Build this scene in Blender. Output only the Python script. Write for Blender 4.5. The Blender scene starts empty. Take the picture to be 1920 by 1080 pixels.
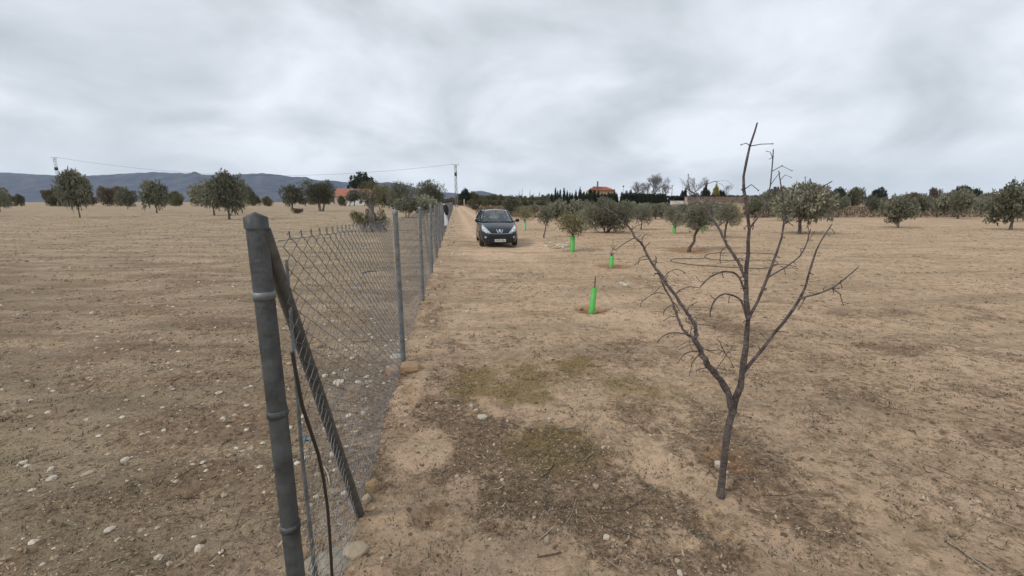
import bpy, bmesh, math, random
import numpy as np
from mathutils import Vector, Matrix
from mathutils.bvhtree import BVHTree

SC = bpy.context.scene
COL = SC.collection
R = math.radians
random.seed(7)

# ------------------------------------------------------------------ camera, sky, sun, exposure
EYE, PITCH, FOC = 1.75, R(11.2), 816.0
cam = bpy.data.objects.new('camera', bpy.data.cameras.new('camera'))
COL.objects.link(cam)
cam.location = (0, 0, EYE)
cam.rotation_euler = (R(90) - PITCH, 0, 0)
cam.data.sensor_width = 36
cam.data.lens = FOC / 1920 * 36
cam.data.clip_start = 0.05
cam.data.clip_end = 20000
SC.camera = cam

SUN_EL, SUN_AZ = R(44), R(235)          # azimuth clockwise from +Y
world = bpy.data.worlds.new('World'); SC.world = world; world.use_nodes = True
wn, wl = world.node_tree.nodes, world.node_tree.links
wn.clear()
def N(tree_nodes, t, **kw):
    n = tree_nodes.new(t)
    for k, v in kw.items(): setattr(n, k, v)
    return n
def build_world():
    out = N(wn, 'ShaderNodeOutputWorld'); bg = N(wn, 'ShaderNodeBackground'); bg.inputs[1].default_value = 0.1
    sky = N(wn, 'ShaderNodeTexSky', sky_type='NISHITA', sun_disc=False, sun_elevation=SUN_EL, sun_rotation=SUN_AZ)
    tc = N(wn, 'ShaderNodeTexCoord'); sep = N(wn, 'ShaderNodeSeparateXYZ'); wl.new(tc.outputs['Generated'], sep.inputs[0])
    zz = N(wn, 'ShaderNodeMath', operation='ADD'); zz.inputs[1].default_value = 0.42
    ab = N(wn, 'ShaderNodeMath', operation='ABSOLUTE'); wl.new(sep.outputs[2], ab.inputs[0]); wl.new(ab.outputs[0], zz.inputs[0])
    dx = N(wn, 'ShaderNodeMath', operation='DIVIDE'); dy = N(wn, 'ShaderNodeMath', operation='DIVIDE')
    wl.new(sep.outputs[0], dx.inputs[0]); wl.new(zz.outputs[0], dx.inputs[1]); wl.new(sep.outputs[1], dy.inputs[0]); wl.new(zz.outputs[0], dy.inputs[1])
    cmb = N(wn, 'ShaderNodeCombineXYZ'); wl.new(dx.outputs[0], cmb.inputs[0]); wl.new(dy.outputs[0], cmb.inputs[1])
    n1 = N(wn, 'ShaderNodeTexNoise'); n1.inputs['Scale'].default_value = 1.9; n1.inputs['Detail'].default_value = 6; n1.inputs['Roughness'].default_value = 0.47
    n1.inputs['Distortion'].default_value = 0.5
    n2 = N(wn, 'ShaderNodeTexNoise'); n2.inputs['Scale'].default_value = 4.3; n2.inputs['Detail'].default_value = 5; n2.inputs['Roughness'].default_value = 0.55
    wl.new(cmb.outputs[0], n1.inputs['Vector']); wl.new(cmb.outputs[0], n2.inputs['Vector'])
    mixn = N(wn, 'ShaderNodeMath', operation='MULTIPLY_ADD'); mixn.inputs[1].default_value = 0.24
    wl.new(n2.outputs['Fac'], mixn.inputs[0]); wl.new(n1.outputs['Fac'], mixn.inputs[2])
    ramp = N(wn, 'ShaderNodeValToRGB'); wl.new(mixn.outputs[0], ramp.inputs[0])
    e = ramp.color_ramp.elements
    e[0].position = 0.46; e[0].color = (0.46, 0.50, 0.54, 1)
    e[1].position = 0.76; e[1].color = (0.75, 0.79, 0.85, 1)
    m = e.new(0.61); m.color = (0.595, 0.635, 0.685, 1)
    sc10 = N(wn, 'ShaderNodeVectorMath', operation='SCALE'); sc10.inputs['Scale'].default_value = 10.0
    wl.new(ramp.outputs[0], sc10.inputs[0])
    # clear air low over the horizon
    mr = N(wn, 'ShaderNodeMapRange'); mr.inputs['From Min'].default_value = 0.0; mr.inputs['From Max'].default_value = 0.12
    mr.inputs['To Min'].default_value = 0.55; mr.inputs['To Max'].default_value = 0.0; wl.new(ab.outputs[0], mr.inputs['Value'])
    low = N(wn, 'ShaderNodeMix', data_type='RGBA'); low.inputs['B'].default_value = (7.1, 7.8, 8.7, 1)
    wl.new(mr.outputs[0], low.inputs['Factor']); wl.new(sc10.outputs[0], low.inputs['A'])
    mx = N(wn, 'ShaderNodeMix', data_type='RGBA'); mx.inputs['Factor'].default_value = 0.04
    wl.new(low.outputs['Result'], mx.inputs['A']); wl.new(sky.outputs[0], mx.inputs['B'])
    wl.new(mx.outputs['Result'], bg.inputs[0]); wl.new(bg.outputs[0], out.inputs[0])
build_world()
sun = bpy.data.objects.new('sun', bpy.data.lights.new('sun', 'SUN')); COL.objects.link(sun)
sun.data.energy = 1.5; sun.data.angle = R(10); sun.data.color = (1.0, 0.95, 0.88)
sd = Vector((math.sin(SUN_AZ) * math.cos(SUN_EL), math.cos(SUN_AZ) * math.cos(SUN_EL), math.sin(SUN_EL)))
sun.rotation_euler = sd.to_track_quat('Z', 'Y').to_euler()
sun.location = (0, 0, 30)
vs = SC.view_settings
vs.view_transform = 'Standard'; vs.look = 'None'; vs.exposure = 0.28; vs.gamma = 1.0; vs.use_curve_mapping = False
SC.render.engine = 'CYCLES'
SC.cycles.max_bounces = 8; SC.cycles.transparent_max_bounces = 24
SC.cycles.volume_bounces = 0

# ------------------------------------------------------------------ helpers
CP, SP = math.cos(PITCH), math.sin(PITCH)
def ray(px, py):
    u, v = (px - 960) / FOC, (py - 540) / FOC
    return Vector((u, CP - v * SP, -SP - v * CP))
def gp(px, py):
    d = ray(px, py); t = EYE / -d.z
    return d.x * t, d.y * t
def at(px, py, y):
    d = ray(px, py); t = y / d.y
    return Vector((d.x * t, y, EYE + d.z * t))
def base_at(px, y):                       # x on the ground at distance y under that picture column
    z = y * CP + EYE * SP
    return (px - 960) / FOC * z
def top_z(py, y):
    return EYE + ray(960, py).z * y / ray(960, py).y
FX = lambda y: -0.608 - 0.1285 * y        # fence line
FDIR = Vector((-0.1285, 1, 0)).normalized()
def onfence(px, py, off=0.0):
    d = ray(px, py); t = (-0.608 + off) / (d.x + 0.1285 * d.y)
    return Vector((d.x * t, d.y * t, EYE + d.z * t))

def tag(o, label=None, cat=None, group=None, kind=None):
    if label: o['label'] = label
    if cat: o['category'] = cat
    if group: o['group'] = group
    if kind: o['kind'] = kind
    return o
def link(name, data, parent=None, loc=None, rz=None):
    o = bpy.data.objects.new(name, data); COL.objects.link(o)
    if parent is not None: o.parent = parent
    if loc is not None: o.location = loc
    if rz is not None: o.rotation_euler = (0, 0, rz)
    return o
def copy_tree(o, parent=None):
    c = o.copy(); COL.objects.link(c)
    if parent is not None: c.parent = parent
    for ch in list(o.children): copy_tree(ch, c)
    return c

def np_mesh(name, V, F, mat=None, tone=None, smooth=False):
    V = np.asarray(V, dtype=np.float32).reshape(-1, 3); F = np.asarray(F, dtype=np.int32)
    me = bpy.data.meshes.new(name); k = F.shape[1]
    me.vertices.add(len(V)); me.vertices.foreach_set('co', V.ravel())
    me.loops.add(F.size); me.loops.foreach_set('vertex_index', F.ravel())
    me.polygons.add(len(F)); me.polygons.foreach_set('loop_start', np.arange(0, F.size, k, dtype=np.int32))
    me.polygons.foreach_set('loop_total', np.full(len(F), k, dtype=np.int32))
    me.polygons.foreach_set('use_smooth', np.full(len(F), smooth, dtype=bool))
    if tone is not None:
        a = me.attributes.new('tone', 'FLOAT', 'FACE'); a.data.foreach_set('value', np.asarray(tone, dtype=np.float32))
    me.update(calc_edges=True)
    if mat: me.materials.append(mat)
    return me

class MB:
    """collects tubes, boxes and sheets into one mesh"""
    def __init__(s): s.v = []; s.f = []; s.sm = []
    def add(s, vs_, fs, smooth=False):
        b = len(s.v); s.v += [tuple(v) for v in vs_]; s.f += [tuple(i + b for i in f) for f in fs]; s.sm += [smooth] * len(fs)
    def box(s, c, d, rot=None):
        h = [x / 2 for x in d]; vv = []
        for i in (-1, 1):
            for j in (-1, 1):
                for k in (-1, 1):
                    p = Vector((i * h[0], j * h[1], k * h[2]))
                    if rot is not None: p = rot @ p
                    vv.append(p + Vector(c))
        s.add(vv, [(0, 1, 3, 2), (4, 6, 7, 5), (0, 4, 5, 1), (2, 3, 7, 6), (0, 2, 6, 4), (1, 5, 7, 3)])
    def tube(s, pts, rad, n=8, cap=True, smooth=True):
        pts = [Vector(p) for p in pts]
        if not hasattr(rad, '__len__'): rad = [rad] * len(pts)
        vv = []; ref = None
        for i, p in enumerate(pts):
            d = (pts[min(i + 1, len(pts) - 1)] - pts[max(i - 1, 0)])
            d = d.normalized() if d.length > 1e-9 else Vector((0, 0, 1))
            if ref is None: ref = Vector((1, 0, 0)) if abs(d.x) < 0.8 else Vector((0, 1, 0))
            a = (ref - d * ref.dot(d)).normalized(); ref = a; b = d.cross(a)
            for k in range(n):
                t = 2 * math.pi * k / n
                vv.append(p + (a * math.cos(t) + b * math.sin(t)) * rad[i])
        ff = [(i * n + k, i * n + (k + 1) % n, (i + 1) * n + (k + 1) % n, (i + 1) * n + k) for i in range(len(pts) - 1) for k in range(n)]
        s.add(vv, ff, smooth)
        if cap:
            s.add(vv[:n], [tuple(range(n))[::-1]]); s.add(vv[-n:], [tuple(range(n))])
    def lathe(s, prof, n=24, c=(0, 0, 0), axis='z', smooth=True):
        vv = []
        for r_, z in prof:
            for k in range(n):
                t = 2 * math.pi * k / n; p = (r_ * math.cos(t), r_ * math.sin(t), z)
                if axis == 'x': p = (p[2], p[0], p[1])
                if axis == 'y': p = (p[0], p[2], p[1])
                vv.append((p[0] + c[0], p[1] + c[1], p[2] + c[2]))
        ff = [(i * n + k, i * n + (k + 1) % n, (i + 1) * n + (k + 1) % n, (i + 1) * n + k) for i in range(len(prof) - 1) for k in range(n)]
        s.add(vv, ff, smooth)
    def mesh(s, name, mat=None):
        me = bpy.data.meshes.new(name); me.from_pydata(s.v, [], s.f)
        me.polygons.foreach_set('use_smooth', s.sm); me.update()
        if mat: me.materials.append(mat)
        return me
    def build(s, name, mat, parent=None, loc=None, rz=None):
        return link(name, s.mesh(name, mat), parent, loc, rz)

# numpy gradient noise
def _h(ix, iy, seed):
    h = (ix.astype(np.int64) * 374761393 + iy.astype(np.int64) * 668265263 + seed * 974711) & 0xffffffff
    h = ((h ^ (h >> 13)) * 1274126177) & 0xffffffff
    return (h ^ (h >> 16)) & 0xffffffff
def gnoise(x, y, seed=0):
    x = np.asarray(x, dtype=np.float64); y = np.asarray(y, dtype=np.float64)
    ix, iy = np.floor(x), np.floor(y); fx, fy = x - ix, y - iy
    u, v = fx * fx * fx * (fx * (fx * 6 - 15) + 10), fy * fy * fy * (fy * (fy * 6 - 15) + 10)
    def g(a, b):
        t = _h(ix + a, iy + b, seed) * (2 * math.pi / 4294967296.0)
        return np.cos(t) * (fx - a) + np.sin(t) * (fy - b)
    return ((g(0, 0) * (1 - u) + g(1, 0) * u) * (1 - v) + (g(0, 1) * (1 - u) + g(1, 1) * u) * v) * 1.5
def fbm(x, y, seed=0, o=3):
    s = 0; a = 1.0; f = 1.0
    for i in range(o): s = s + a * gnoise(x * f, y * f, seed + i); a *= .5; f *= 2.03
    return s
def sst(a, b, x):
    t = np.clip((x - a) / (b - a), 0, 1); return t * t * (3 - 2 * t)

# ------------------------------------------------------------------ materials
def mat(name, base=(.5, .5, .5), rough=.8, metal=0, coat=0, noise=None, bump=0, bscale=40, emit=None, spec=None):
    """noise = (scale, colour2, amount, detail) mottles the base colour in object space"""
    m = bpy.data.materials.new(name); m.use_nodes = True; n, l = m.node_tree.nodes, m.node_tree.links
    p = n['Principled BSDF']; p.inputs['Base Color'].default_value = (*base, 1); p.inputs['Roughness'].default_value = rough
    p.inputs['Metallic'].default_value = metal; p.inputs['Coat Weight'].default_value = coat
    if spec is not None: p.inputs['Specular IOR Level'].default_value = spec
    if noise or bump: tc = n.new('ShaderNodeTexCoord')
    if noise:
        t = n.new('ShaderNodeTexNoise'); t.inputs['Scale'].default_value = noise[0]; t.inputs['Detail'].default_value = noise[3] if len(noise) > 3 else 4
        l.new(tc.outputs['Object'], t.inputs['Vector'])
        r = n.new('ShaderNodeMapRange'); r.inputs['From Min'].default_value = .35; r.inputs['From Max'].default_value = .68; r.inputs['To Max'].default_value = noise[2]
        l.new(t.outputs['Fac'], r.inputs['Value'])
        x = n.new('ShaderNodeMix'); x.data_type = 'RGBA'; x.inputs['A'].default_value = (*base, 1); x.inputs['B'].default_value = (*noise[1], 1)
        l.new(r.outputs[0], x.inputs['Factor']); l.new(x.outputs['Result'], p.inputs['Base Color'])
    if bump:
        t = n.new('ShaderNodeTexNoise'); t.inputs['Scale'].default_value = bscale; t.inputs['Detail'].default_value = 4
        l.new(tc.outputs['Object'], t.inputs['Vector'])
        b = n.new('ShaderNodeBump'); b.inputs['Strength'].default_value = bump; b.inputs['Distance'].default_value = .02
        l.new(t.outputs['Fac'], b.inputs['Height']); l.new(b.outputs[0], p.inputs['Normal'])
    return m
def leaf_mat(name, c1, c2, c3, rough=.6, trans=.25):
    """each leaf takes its colour from the leaf's own tone value"""
    m = bpy.data.materials.new(name); m.use_nodes = True; n, l = m.node_tree.nodes, m.node_tree.links
    p = n['Principled BSDF']; p.inputs['Roughness'].default_value = rough; p.inputs['Specular IOR Level'].default_value = .3
    a = n.new('ShaderNodeAttribute'); a.attribute_name = 'tone'
    oi = n.new('ShaderNodeObjectInfo'); ma = n.new('ShaderNodeMath'); ma.operation = 'MULTIPLY_ADD'; ma.inputs[1].default_value = .3; ma.inputs[2].default_value = -.15
    l.new(oi.outputs['Random'], ma.inputs[0]); ad = n.new('ShaderNodeMath'); ad.operation = 'ADD'; l.new(ma.outputs[0], ad.inputs[0]); l.new(a.outputs['Fac'], ad.inputs[1])
    r = n.new('ShaderNodeValToRGB'); l.new(ad.outputs[0], r.inputs[0]); e = r.color_ramp.elements
    e[0].color = (*c1, 1); e[1].color = (*c3, 1); e.new(.5).color = (*c2, 1)
    l.new(r.outputs[0], p.inputs['Base Color'])
    t = n.new('ShaderNodeBsdfTranslucent'); l.new(r.outputs[0], t.inputs[0]); x = n.new('ShaderNodeMixShader'); x.inputs[0].default_value = trans
    l.new(p.outputs[0], x.inputs[1]); l.new(t.outputs[0], x.inputs[2]); l.new(x.outputs[0], n['Material Output'].inputs[0])
    return m
M = {}
M['steel'] = mat('galvanised_steel', (.235, .25, .255), .6, .45, noise=(14, (.13, .135, .135), 1, 9), bump=.25)
M['steel_dark'] = mat('weathered_dark_steel', (.075, .075, .07), .6, .3, noise=(25, (.13, .125, .115), .8), bump=.1)
M['wire'] = mat('fence_wire', (.17, .185, .20), .5, .5, noise=(12, (.085, .08, .08), .9))
M['stone'] = mat('pale_limestone', (.48, .39, .28), .9, noise=(30, (.38, .29, .19), 1), bump=.5, bscale=60)
M['stone_w'] = mat('white_stone', (.52, .46, .37), .85, noise=(40, (.5, .43, .34), 1), bump=.4, bscale=60)
M['stone_t'] = mat('tan_stone', (.46, .31, .17), .92, noise=(20, (.33, .21, .12), 1), bump=.6, bscale=45)
M['stone_g'] = mat('grey_concrete', (.42, .35, .26), .9, noise=(7, (.27, .22, .155), 1), bump=.6, bscale=50)
M['bark'] = mat('grey_bark', (.15, .125, .105), .9, noise=(14, (.07, .055, .045), 1), bump=.8, bscale=30)
M['bark_old'] = mat('old_olive_bark', (.25, .225, .20), .9, noise=(9, (.09, .075, .065), 1), bump=1, bscale=14)
M['bark_br'] = mat('brown_young_bark', (.13, .085, .06), .85, noise=(30, (.07, .05, .04), 1), bump=.5, bscale=60)
M['twig'] = mat('purple_brown_branch', (.05, .034, .031), .7, noise=(22, (.15, .125, .115), 1, 7), bump=1, bscale=90)
M['twig_g'] = mat('grey_branch_tip', (.15, .12, .11), .75, noise=(22, (.06, .046, .042), 1, 7), bump=1, bscale=90)
M['bare'] = mat('pale_winter_twigs', (.27, .25, .24), .9, noise=(.6, (.18, .16, .155), 1))
M['guard'] = mat('green_tree_guard', (.08, .45, .07), .5, noise=(9, (.10, .30, .07), .9, 8)); M['guard'].node_tree.nodes['Principled BSDF'].inputs['Transmission Weight'].default_value = 0
M['guard_pale'] = mat('faded_green_guard', (.22, .50, .25), .55, noise=(8, (.13, .36, .16), .8))
M['hose'] = mat('black_hose', (.035, .027, .022), .5)
M['black'] = mat('black_plastic', (.012, .012, .014), .5)
M['rubber'] = mat('tyre_rubber', (.02, .019, .018), .85, noise=(30, (.09, .07, .05), .5))
M['paint'] = mat('dark_blue_black_car_paint', (.006, .009, .017), .25, .0, coat=.5, spec=.3)
M['lamp'] = mat('clear_lamp_lens', (.42, .47, .46), .18, .25, coat=1)
M['chrome'] = mat('chrome', (.75, .76, .78), .18, 1)
M['plate'] = mat('number_plate_white', (.60, .61, .53), .5)
M['plate_blue'] = mat('number_plate_blue', (.05, .09, .30), .5)
M['ink'] = mat('black_plate_paint', (.02, .02, .02), .5)
M['seat'] = mat('grey_seat_cloth', (.05, .055, .06), .9)
M['rim'] = mat('silver_wheel', (.42, .43, .44), .35, .8)
M['olive'] = leaf_mat('olive_leaves', (.09, .093, .063), (.205, .205, .142), (.36, .355, .26))
M['olive_y'] = leaf_mat('yellowish_olive_leaves', (.09, .085, .04), (.19, .175, .085), (.30, .27, .15))
M['olive_d'] = leaf_mat('dark_olive_leaves', (.06, .062, .042), (.14, .14, .094), (.26, .255, .18))
M['dark'] = leaf_mat('dark_evergreen', (.012, .016, .011), (.028, .036, .02), (.05, .06, .03), trans=.1)
M['brown'] = leaf_mat('brown_winter_scrub', (.07, .05, .035), (.13, .095, .06), (.19, .15, .09))
M['scrub'] = leaf_mat('green_brown_scrub', (.06, .058, .03), (.12, .115, .055), (.22, .205, .095))
M['gold'] = leaf_mat('golden_conifer', (.12, .11, .02), (.25, .23, .04), (.38, .35, .08))
M['roof'] = mat('terracotta_roof', (.33, .125, .08), .85, noise=(1.2, (.32, .10, .06), 1))
M['roof_l'] = mat('bright_terracotta_roof', (.46, .17, .10), .85, noise=(.5, (.38, .19, .13), 1))
M['render'] = mat('ochre_render', (.56, .40, .20), .9, noise=(1, (.46, .33, .17), 1))
M['render_p'] = mat('pinkish_render', (.50, .37, .31), .9, noise=(.8, (.42, .35, .31), 1))
M['render_w'] = mat('white_render', (.66, .66, .63), .9, noise=(.8, (.55, .53, .5), 1))
M['glass_d'] = mat('dark_window_glass', (.03, .04, .05), .15)
M['brickwall'] = mat('brown_block_wall', (.12, .085, .065), .95, noise=(1.5, (.26, .19, .15), 1))
M['concrete'] = mat('pole_concrete', (.24, .24, .24), .9, noise=(2, (.17, .17, .17), 1))
M['brown_soil'] = mat('brown_soil', (.24, .17, .11), .95, noise=(1, (.16, .13, .08), 1))
M['mound'] = mat('orange_soil', (.47, .25, .12), .95, noise=(2, (.38, .24, .14), 1))
M['white_bag'] = mat('white_plastic_sheet', (.72, .74, .76), .5, noise=(20, (.6, .62, .65), 1))
M['black_bag'] = mat('black_cloth', (.012, .012, .015), .8)
M['blue_film'] = mat('blue_grey_plastic', (.10, .15, .19), .45)
M['scrap'] = mat('dry_leaf', (.19, .155, .11), .85)
def glass_mat():
    m = bpy.data.materials.new('tinted_car_glass'); m.use_nodes = True; n, l = m.node_tree.nodes, m.node_tree.links; n.remove(n['Principled BSDF'])
    t = n.new('ShaderNodeBsdfTransparent'); t.inputs[0].default_value = (.66, .80, .77, 1); g = n.new('ShaderNodeBsdfGlossy'); g.inputs['Roughness'].default_value = .03
    g.inputs[0].default_value = (.9, .95, 1, 1)
    f = n.new('ShaderNodeFresnel'); f.inputs[0].default_value = 1.5; a = n.new('ShaderNodeMath'); a.operation = 'MULTIPLY_ADD'; a.inputs[1].default_value = 1.1; a.inputs[2].default_value = .06
    l.new(f.outputs[0], a.inputs[0]); x = n.new('ShaderNodeMixShader'); l.new(a.outputs[0], x.inputs[0]); l.new(t.outputs[0], x.inputs[1]); l.new(g.outputs[0], x.inputs[2])
    l.new(x.outputs[0], n['Material Output'].inputs[0]); return m
M['glass'] = glass_mat()

# ------------------------------------------------------------------ ground
def blobs(px_list, x, y):
    out = np.zeros_like(x)
    for (px, py, rx, ry, w) in px_list:
        cx, cy = gp(px, py); y0 = gp(px, py + ry)[1]; y1 = gp(px, py - ry)[1]; x1 = gp(px + rx, py)[0]
        sx = abs(x1 - cx); dy = np.where(y < cy, (y - cy) / max(cy - y0, .05), (y - cy) / max(y1 - cy, .05))
        d = np.sqrt(((x - cx) / sx) ** 2 + dy ** 2)
        out = np.maximum(out, w * (1 - sst(.55, 1.25, d)))
    return out
LITTER = [(700, 760, 80, 90, .8), (640, 900, 110, 90, .85), (830, 775, 80, 40, .8), (900, 850, 120, 75, 1), (1030, 900, 160, 110, 1), (1180, 960, 170, 90, 1),
          (1250, 1030, 170, 60, .9), (930, 970, 60, 45, .5), (1300, 860, 50, 50, .7), (1070, 700, 130, 30, .45), (1210, 780, 90, 45, .6), (850, 710, 60, 45, .5),
          (820, 530, 40, 20, .45), (970, 522, 70, 14, .45), (1230, 530, 70, 18, .5), (1345, 595, 60, 28, .55), (900, 640, 100, 22, .45), (810, 565, 30, 25, .4),
          (1180, 660, 120, 35, .5), (1340, 980, 60, 60, .8), (1450, 900, 120, 160, .7), (790, 980, 25, 18, .7), (1550, 700, 150, 60, .4), (820, 600, 30, 30, .5)]
MOSS = [(950, 720, 130, 50, .95), (1060, 690, 110, 30, .7), (1040, 840, 120, 55, .95), (1190, 730, 120, 60, .55), (1250, 960, 90, 40, .35), (900, 760, 60, 30, .6), (1100, 640, 100, 22, .35)]
BARE = [(795, 850, 65, 45, .95), (765, 745, 32, 60, .8), (890, 1050, 95, 48, 1), (770, 1005, 90, 60, .95), (1235, 870, 45, 60, .8), (1180, 905, 30, 18, .6), (1285, 1015, 40, 20, .8),
        (1015, 1060, 60, 28, .95), (1330, 940, 40, 60, .55), (870, 920, 40, 35, .6), (960, 470, 120, 22, .9), (900, 600, 90, 40, .6), (1180, 590, 130, 40, .6), (1270, 890, 60, 40, .6)]
HOLES = [(805, 975, .085, .05), (765, 738, .07, .035), (765, 762, .06, .03), (1110, 582, .24, .05), (1152, 500, .42, .05), (1292, 470, .7, .03), (1362, 862, .16, .06), (1345, 985, .12, .05), (620, 1045, .1, .02)]
HOLES_W = [(*gp(a, b), r_, d_) for a, b, r_, d_ in HOLES]
def side(x, y): return x - FX(y)           # + right of the fence, - left of it
def track(x, y):
    c = FX(y) + 2.15; d = np.abs(x - c)
    w = 1.5 + .25 * gnoise(y * .2, 3.3, 5)
    return (1 - sst(w * .8, w * 1.5, d)) * sst(9, 15, y)
def ground_h(x, y, cell=None):
    x = np.asarray(x, dtype=np.float64); y = np.asarray(y, dtype=np.float64)
    dist = np.hypot(x, y); 
    if cell is None: cell = .012 + .009 * dist
    f = lambda wl_: 1 - sst(.2, .45, cell / wl_)
    tr = track(x, y); left = sst(.3, -.5, side(x, y)) if False else 1 - sst(-.6, -.1, side(x, y))
    h = .03 * fbm(x / 2.6, y / 2.6, 1, 2) * f(2.6)
    h += .016 * gnoise(x / .5, y / .5, 11) * f(.5) * (1 - .6 * tr)
    lump = .017 * gnoise(x / .17, y / .17, 12) * f(.17) + .010 * np.abs(gnoise(x / .075, y / .075, 13)) * f(.075) + .0045 * gnoise(x / .032, y / .032, 14) * f(.032)
    h += lump * (.8 + .7 * gnoise(x / 1.1, y / 1.1, 15) + .5 * left) * (1 - .5 * tr)
    h += left * (.05 * gnoise(x / 2.4, y / .55, 21) * f(.55) + .03 * gnoise(x / .6, y / .3, 23) * f(.3))             # furrows of the field behind the fence
    farr = sst(12, 18, y) * (1 - left) * (1 - tr)
    h += farr * .04 * gnoise(x / 3.5, y / .7, 22) * f(.7)
    c = FX(y) + 2.15
    for s_ in (-.72, .72): h -= tr * .03 * np.exp(-((x - c - s_) / .28) ** 2)
    h += .03 * np.exp(-((side(x, y) - .18) / .22) ** 2) * (1 - sst(40, 80, y))    # low bank of earth along the fence
    for cx, cy, r_, d_ in HOLES_W:
        d = np.hypot(x - cx, y - cy) / r_
        h += -d_ * np.exp(-(d ** 2) * 1.4) + d_ * .45 * np.exp(-((d - 1.55) / .45) ** 2)
    return h
def gz(x, y): return float(ground_h(np.array([x]), np.array([y]))[0])

def axis(lo, hi, s0, growth, flat):
    out = [0.0]; s = s0
    while out[-1] < hi:
        if out[-1] > flat: s = max(s0, (out[-1]) * growth)
        out.append(out[-1] + s)
    if lo is None: return out
    neg = [0.0]; s = s0
    while neg[-1] < -lo:
        if neg[-1] > flat: s = max(s0, neg[-1] * growth)
        neg.append(neg[-1] + s)
    return [-v for v in neg[:0:-1]] + out
def build_ground():
    xs = np.array(axis(-5000, 5000, .016, .016, 1.3))
    yy = [.6]; s = .012
    while yy[-1] < 5600:
        s = max(.012, yy[-1] * .0105); yy.append(yy[-1] + s)
    back = [.6]; s = .03
    while back[-1] > -400: s *= 1.25; back.append(back[-1] - s)
    ys = np.array(back[:0:-1] + yy)
    X, Y = np.meshgrid(xs, ys)
    cell = np.maximum(np.abs(np.gradient(xs))[None, :] + 0 * Y, np.abs(np.gradient(ys))[:, None] + 0 * X)
    Z = ground_h(X, Y, cell)
    nx, ny = len(xs), len(ys)
    V = np.stack([X, Y, Z], -1).reshape(-1, 3)
    i = np.arange(ny - 1)[:, None] * nx + np.arange(nx - 1)[None, :]
    F = np.stack([i, i + 1, i + nx + 1, i + nx], -1).reshape(-1, 4)
    me = np_mesh('ground', V, F, None, smooth=True)
    x, y = X.ravel(), Y.ravel()
    edge = .28 * fbm(x / .45, y / .45, 31, 3) + .12 * gnoise(x / .08, y / .08, 35)
    li = np.clip(blobs(LITTER, x, y) * (1 + edge * 1.4) + np.where(blobs(LITTER, x, y) > .02, edge * .8, edge * .35), 0, 1)
    side_l = 1 - sst(-.35, .05, side(x, y) + .15 * gnoise(x / .3, y / .3, 44))
    li = np.maximum(li, side_l * (.45 + .5 * fbm(x / 1.3, y / .7, 46, 3)) * (1 - sst(8, 25, y)))
    outer = sst(1.9, 3.0, x) * (1 - sst(6, 10, y)); li = np.maximum(li, outer * np.clip(.15 + fbm(x / .9, y / .9, 47, 3), 0, 1))
    ba = np.clip(blobs(BARE, x, y) * (1 + edge) + edge * .5, 0, 1)
    rut = np.exp(-((np.abs(x - FX(y) - 2.15) - .72) / .34) ** 2)
    ba = np.maximum(ba, track(x, y) * (.25 + .7 * rut + .35 * gnoise(x / 1.2, y / 2.5, 37)))
    mo = np.clip(blobs(MOSS, x, y) * (1 + edge * 2) + edge * .2, 0, 1)
    li = np.clip(li, 0, 1) * (1 - .85 * np.clip(ba * 1.3 - .2, 0, 1))
    dirt = np.zeros_like(x)
    for (cx, cy, r_, d_), wd in zip(HOLES_W, (.35, .45, .45, .8, 1, .9, .5, .12, .2)):
        dirt = np.maximum(dirt, wd - wd * sst(.7, 1.5, np.hypot(x - cx, y - cy) / r_ + edge * .6))
    for nm, val in (('litter', li), ('moss', mo), ('bare', ba), ('field', side_l), ('dirt', dirt), ('vine', sst(44, 54, y) * side(x, y).clip(-4, 8).__gt__(4.5))):
        a = me.attributes.new(nm, 'FLOAT', 'POINT'); a.data.foreach_set('value', val.astype(np.float32))
    me.materials.append(ground_mat())
    g = link('ground', me); tag(g, kind='structure')
    return (lambda qx, qy: 0)
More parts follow.
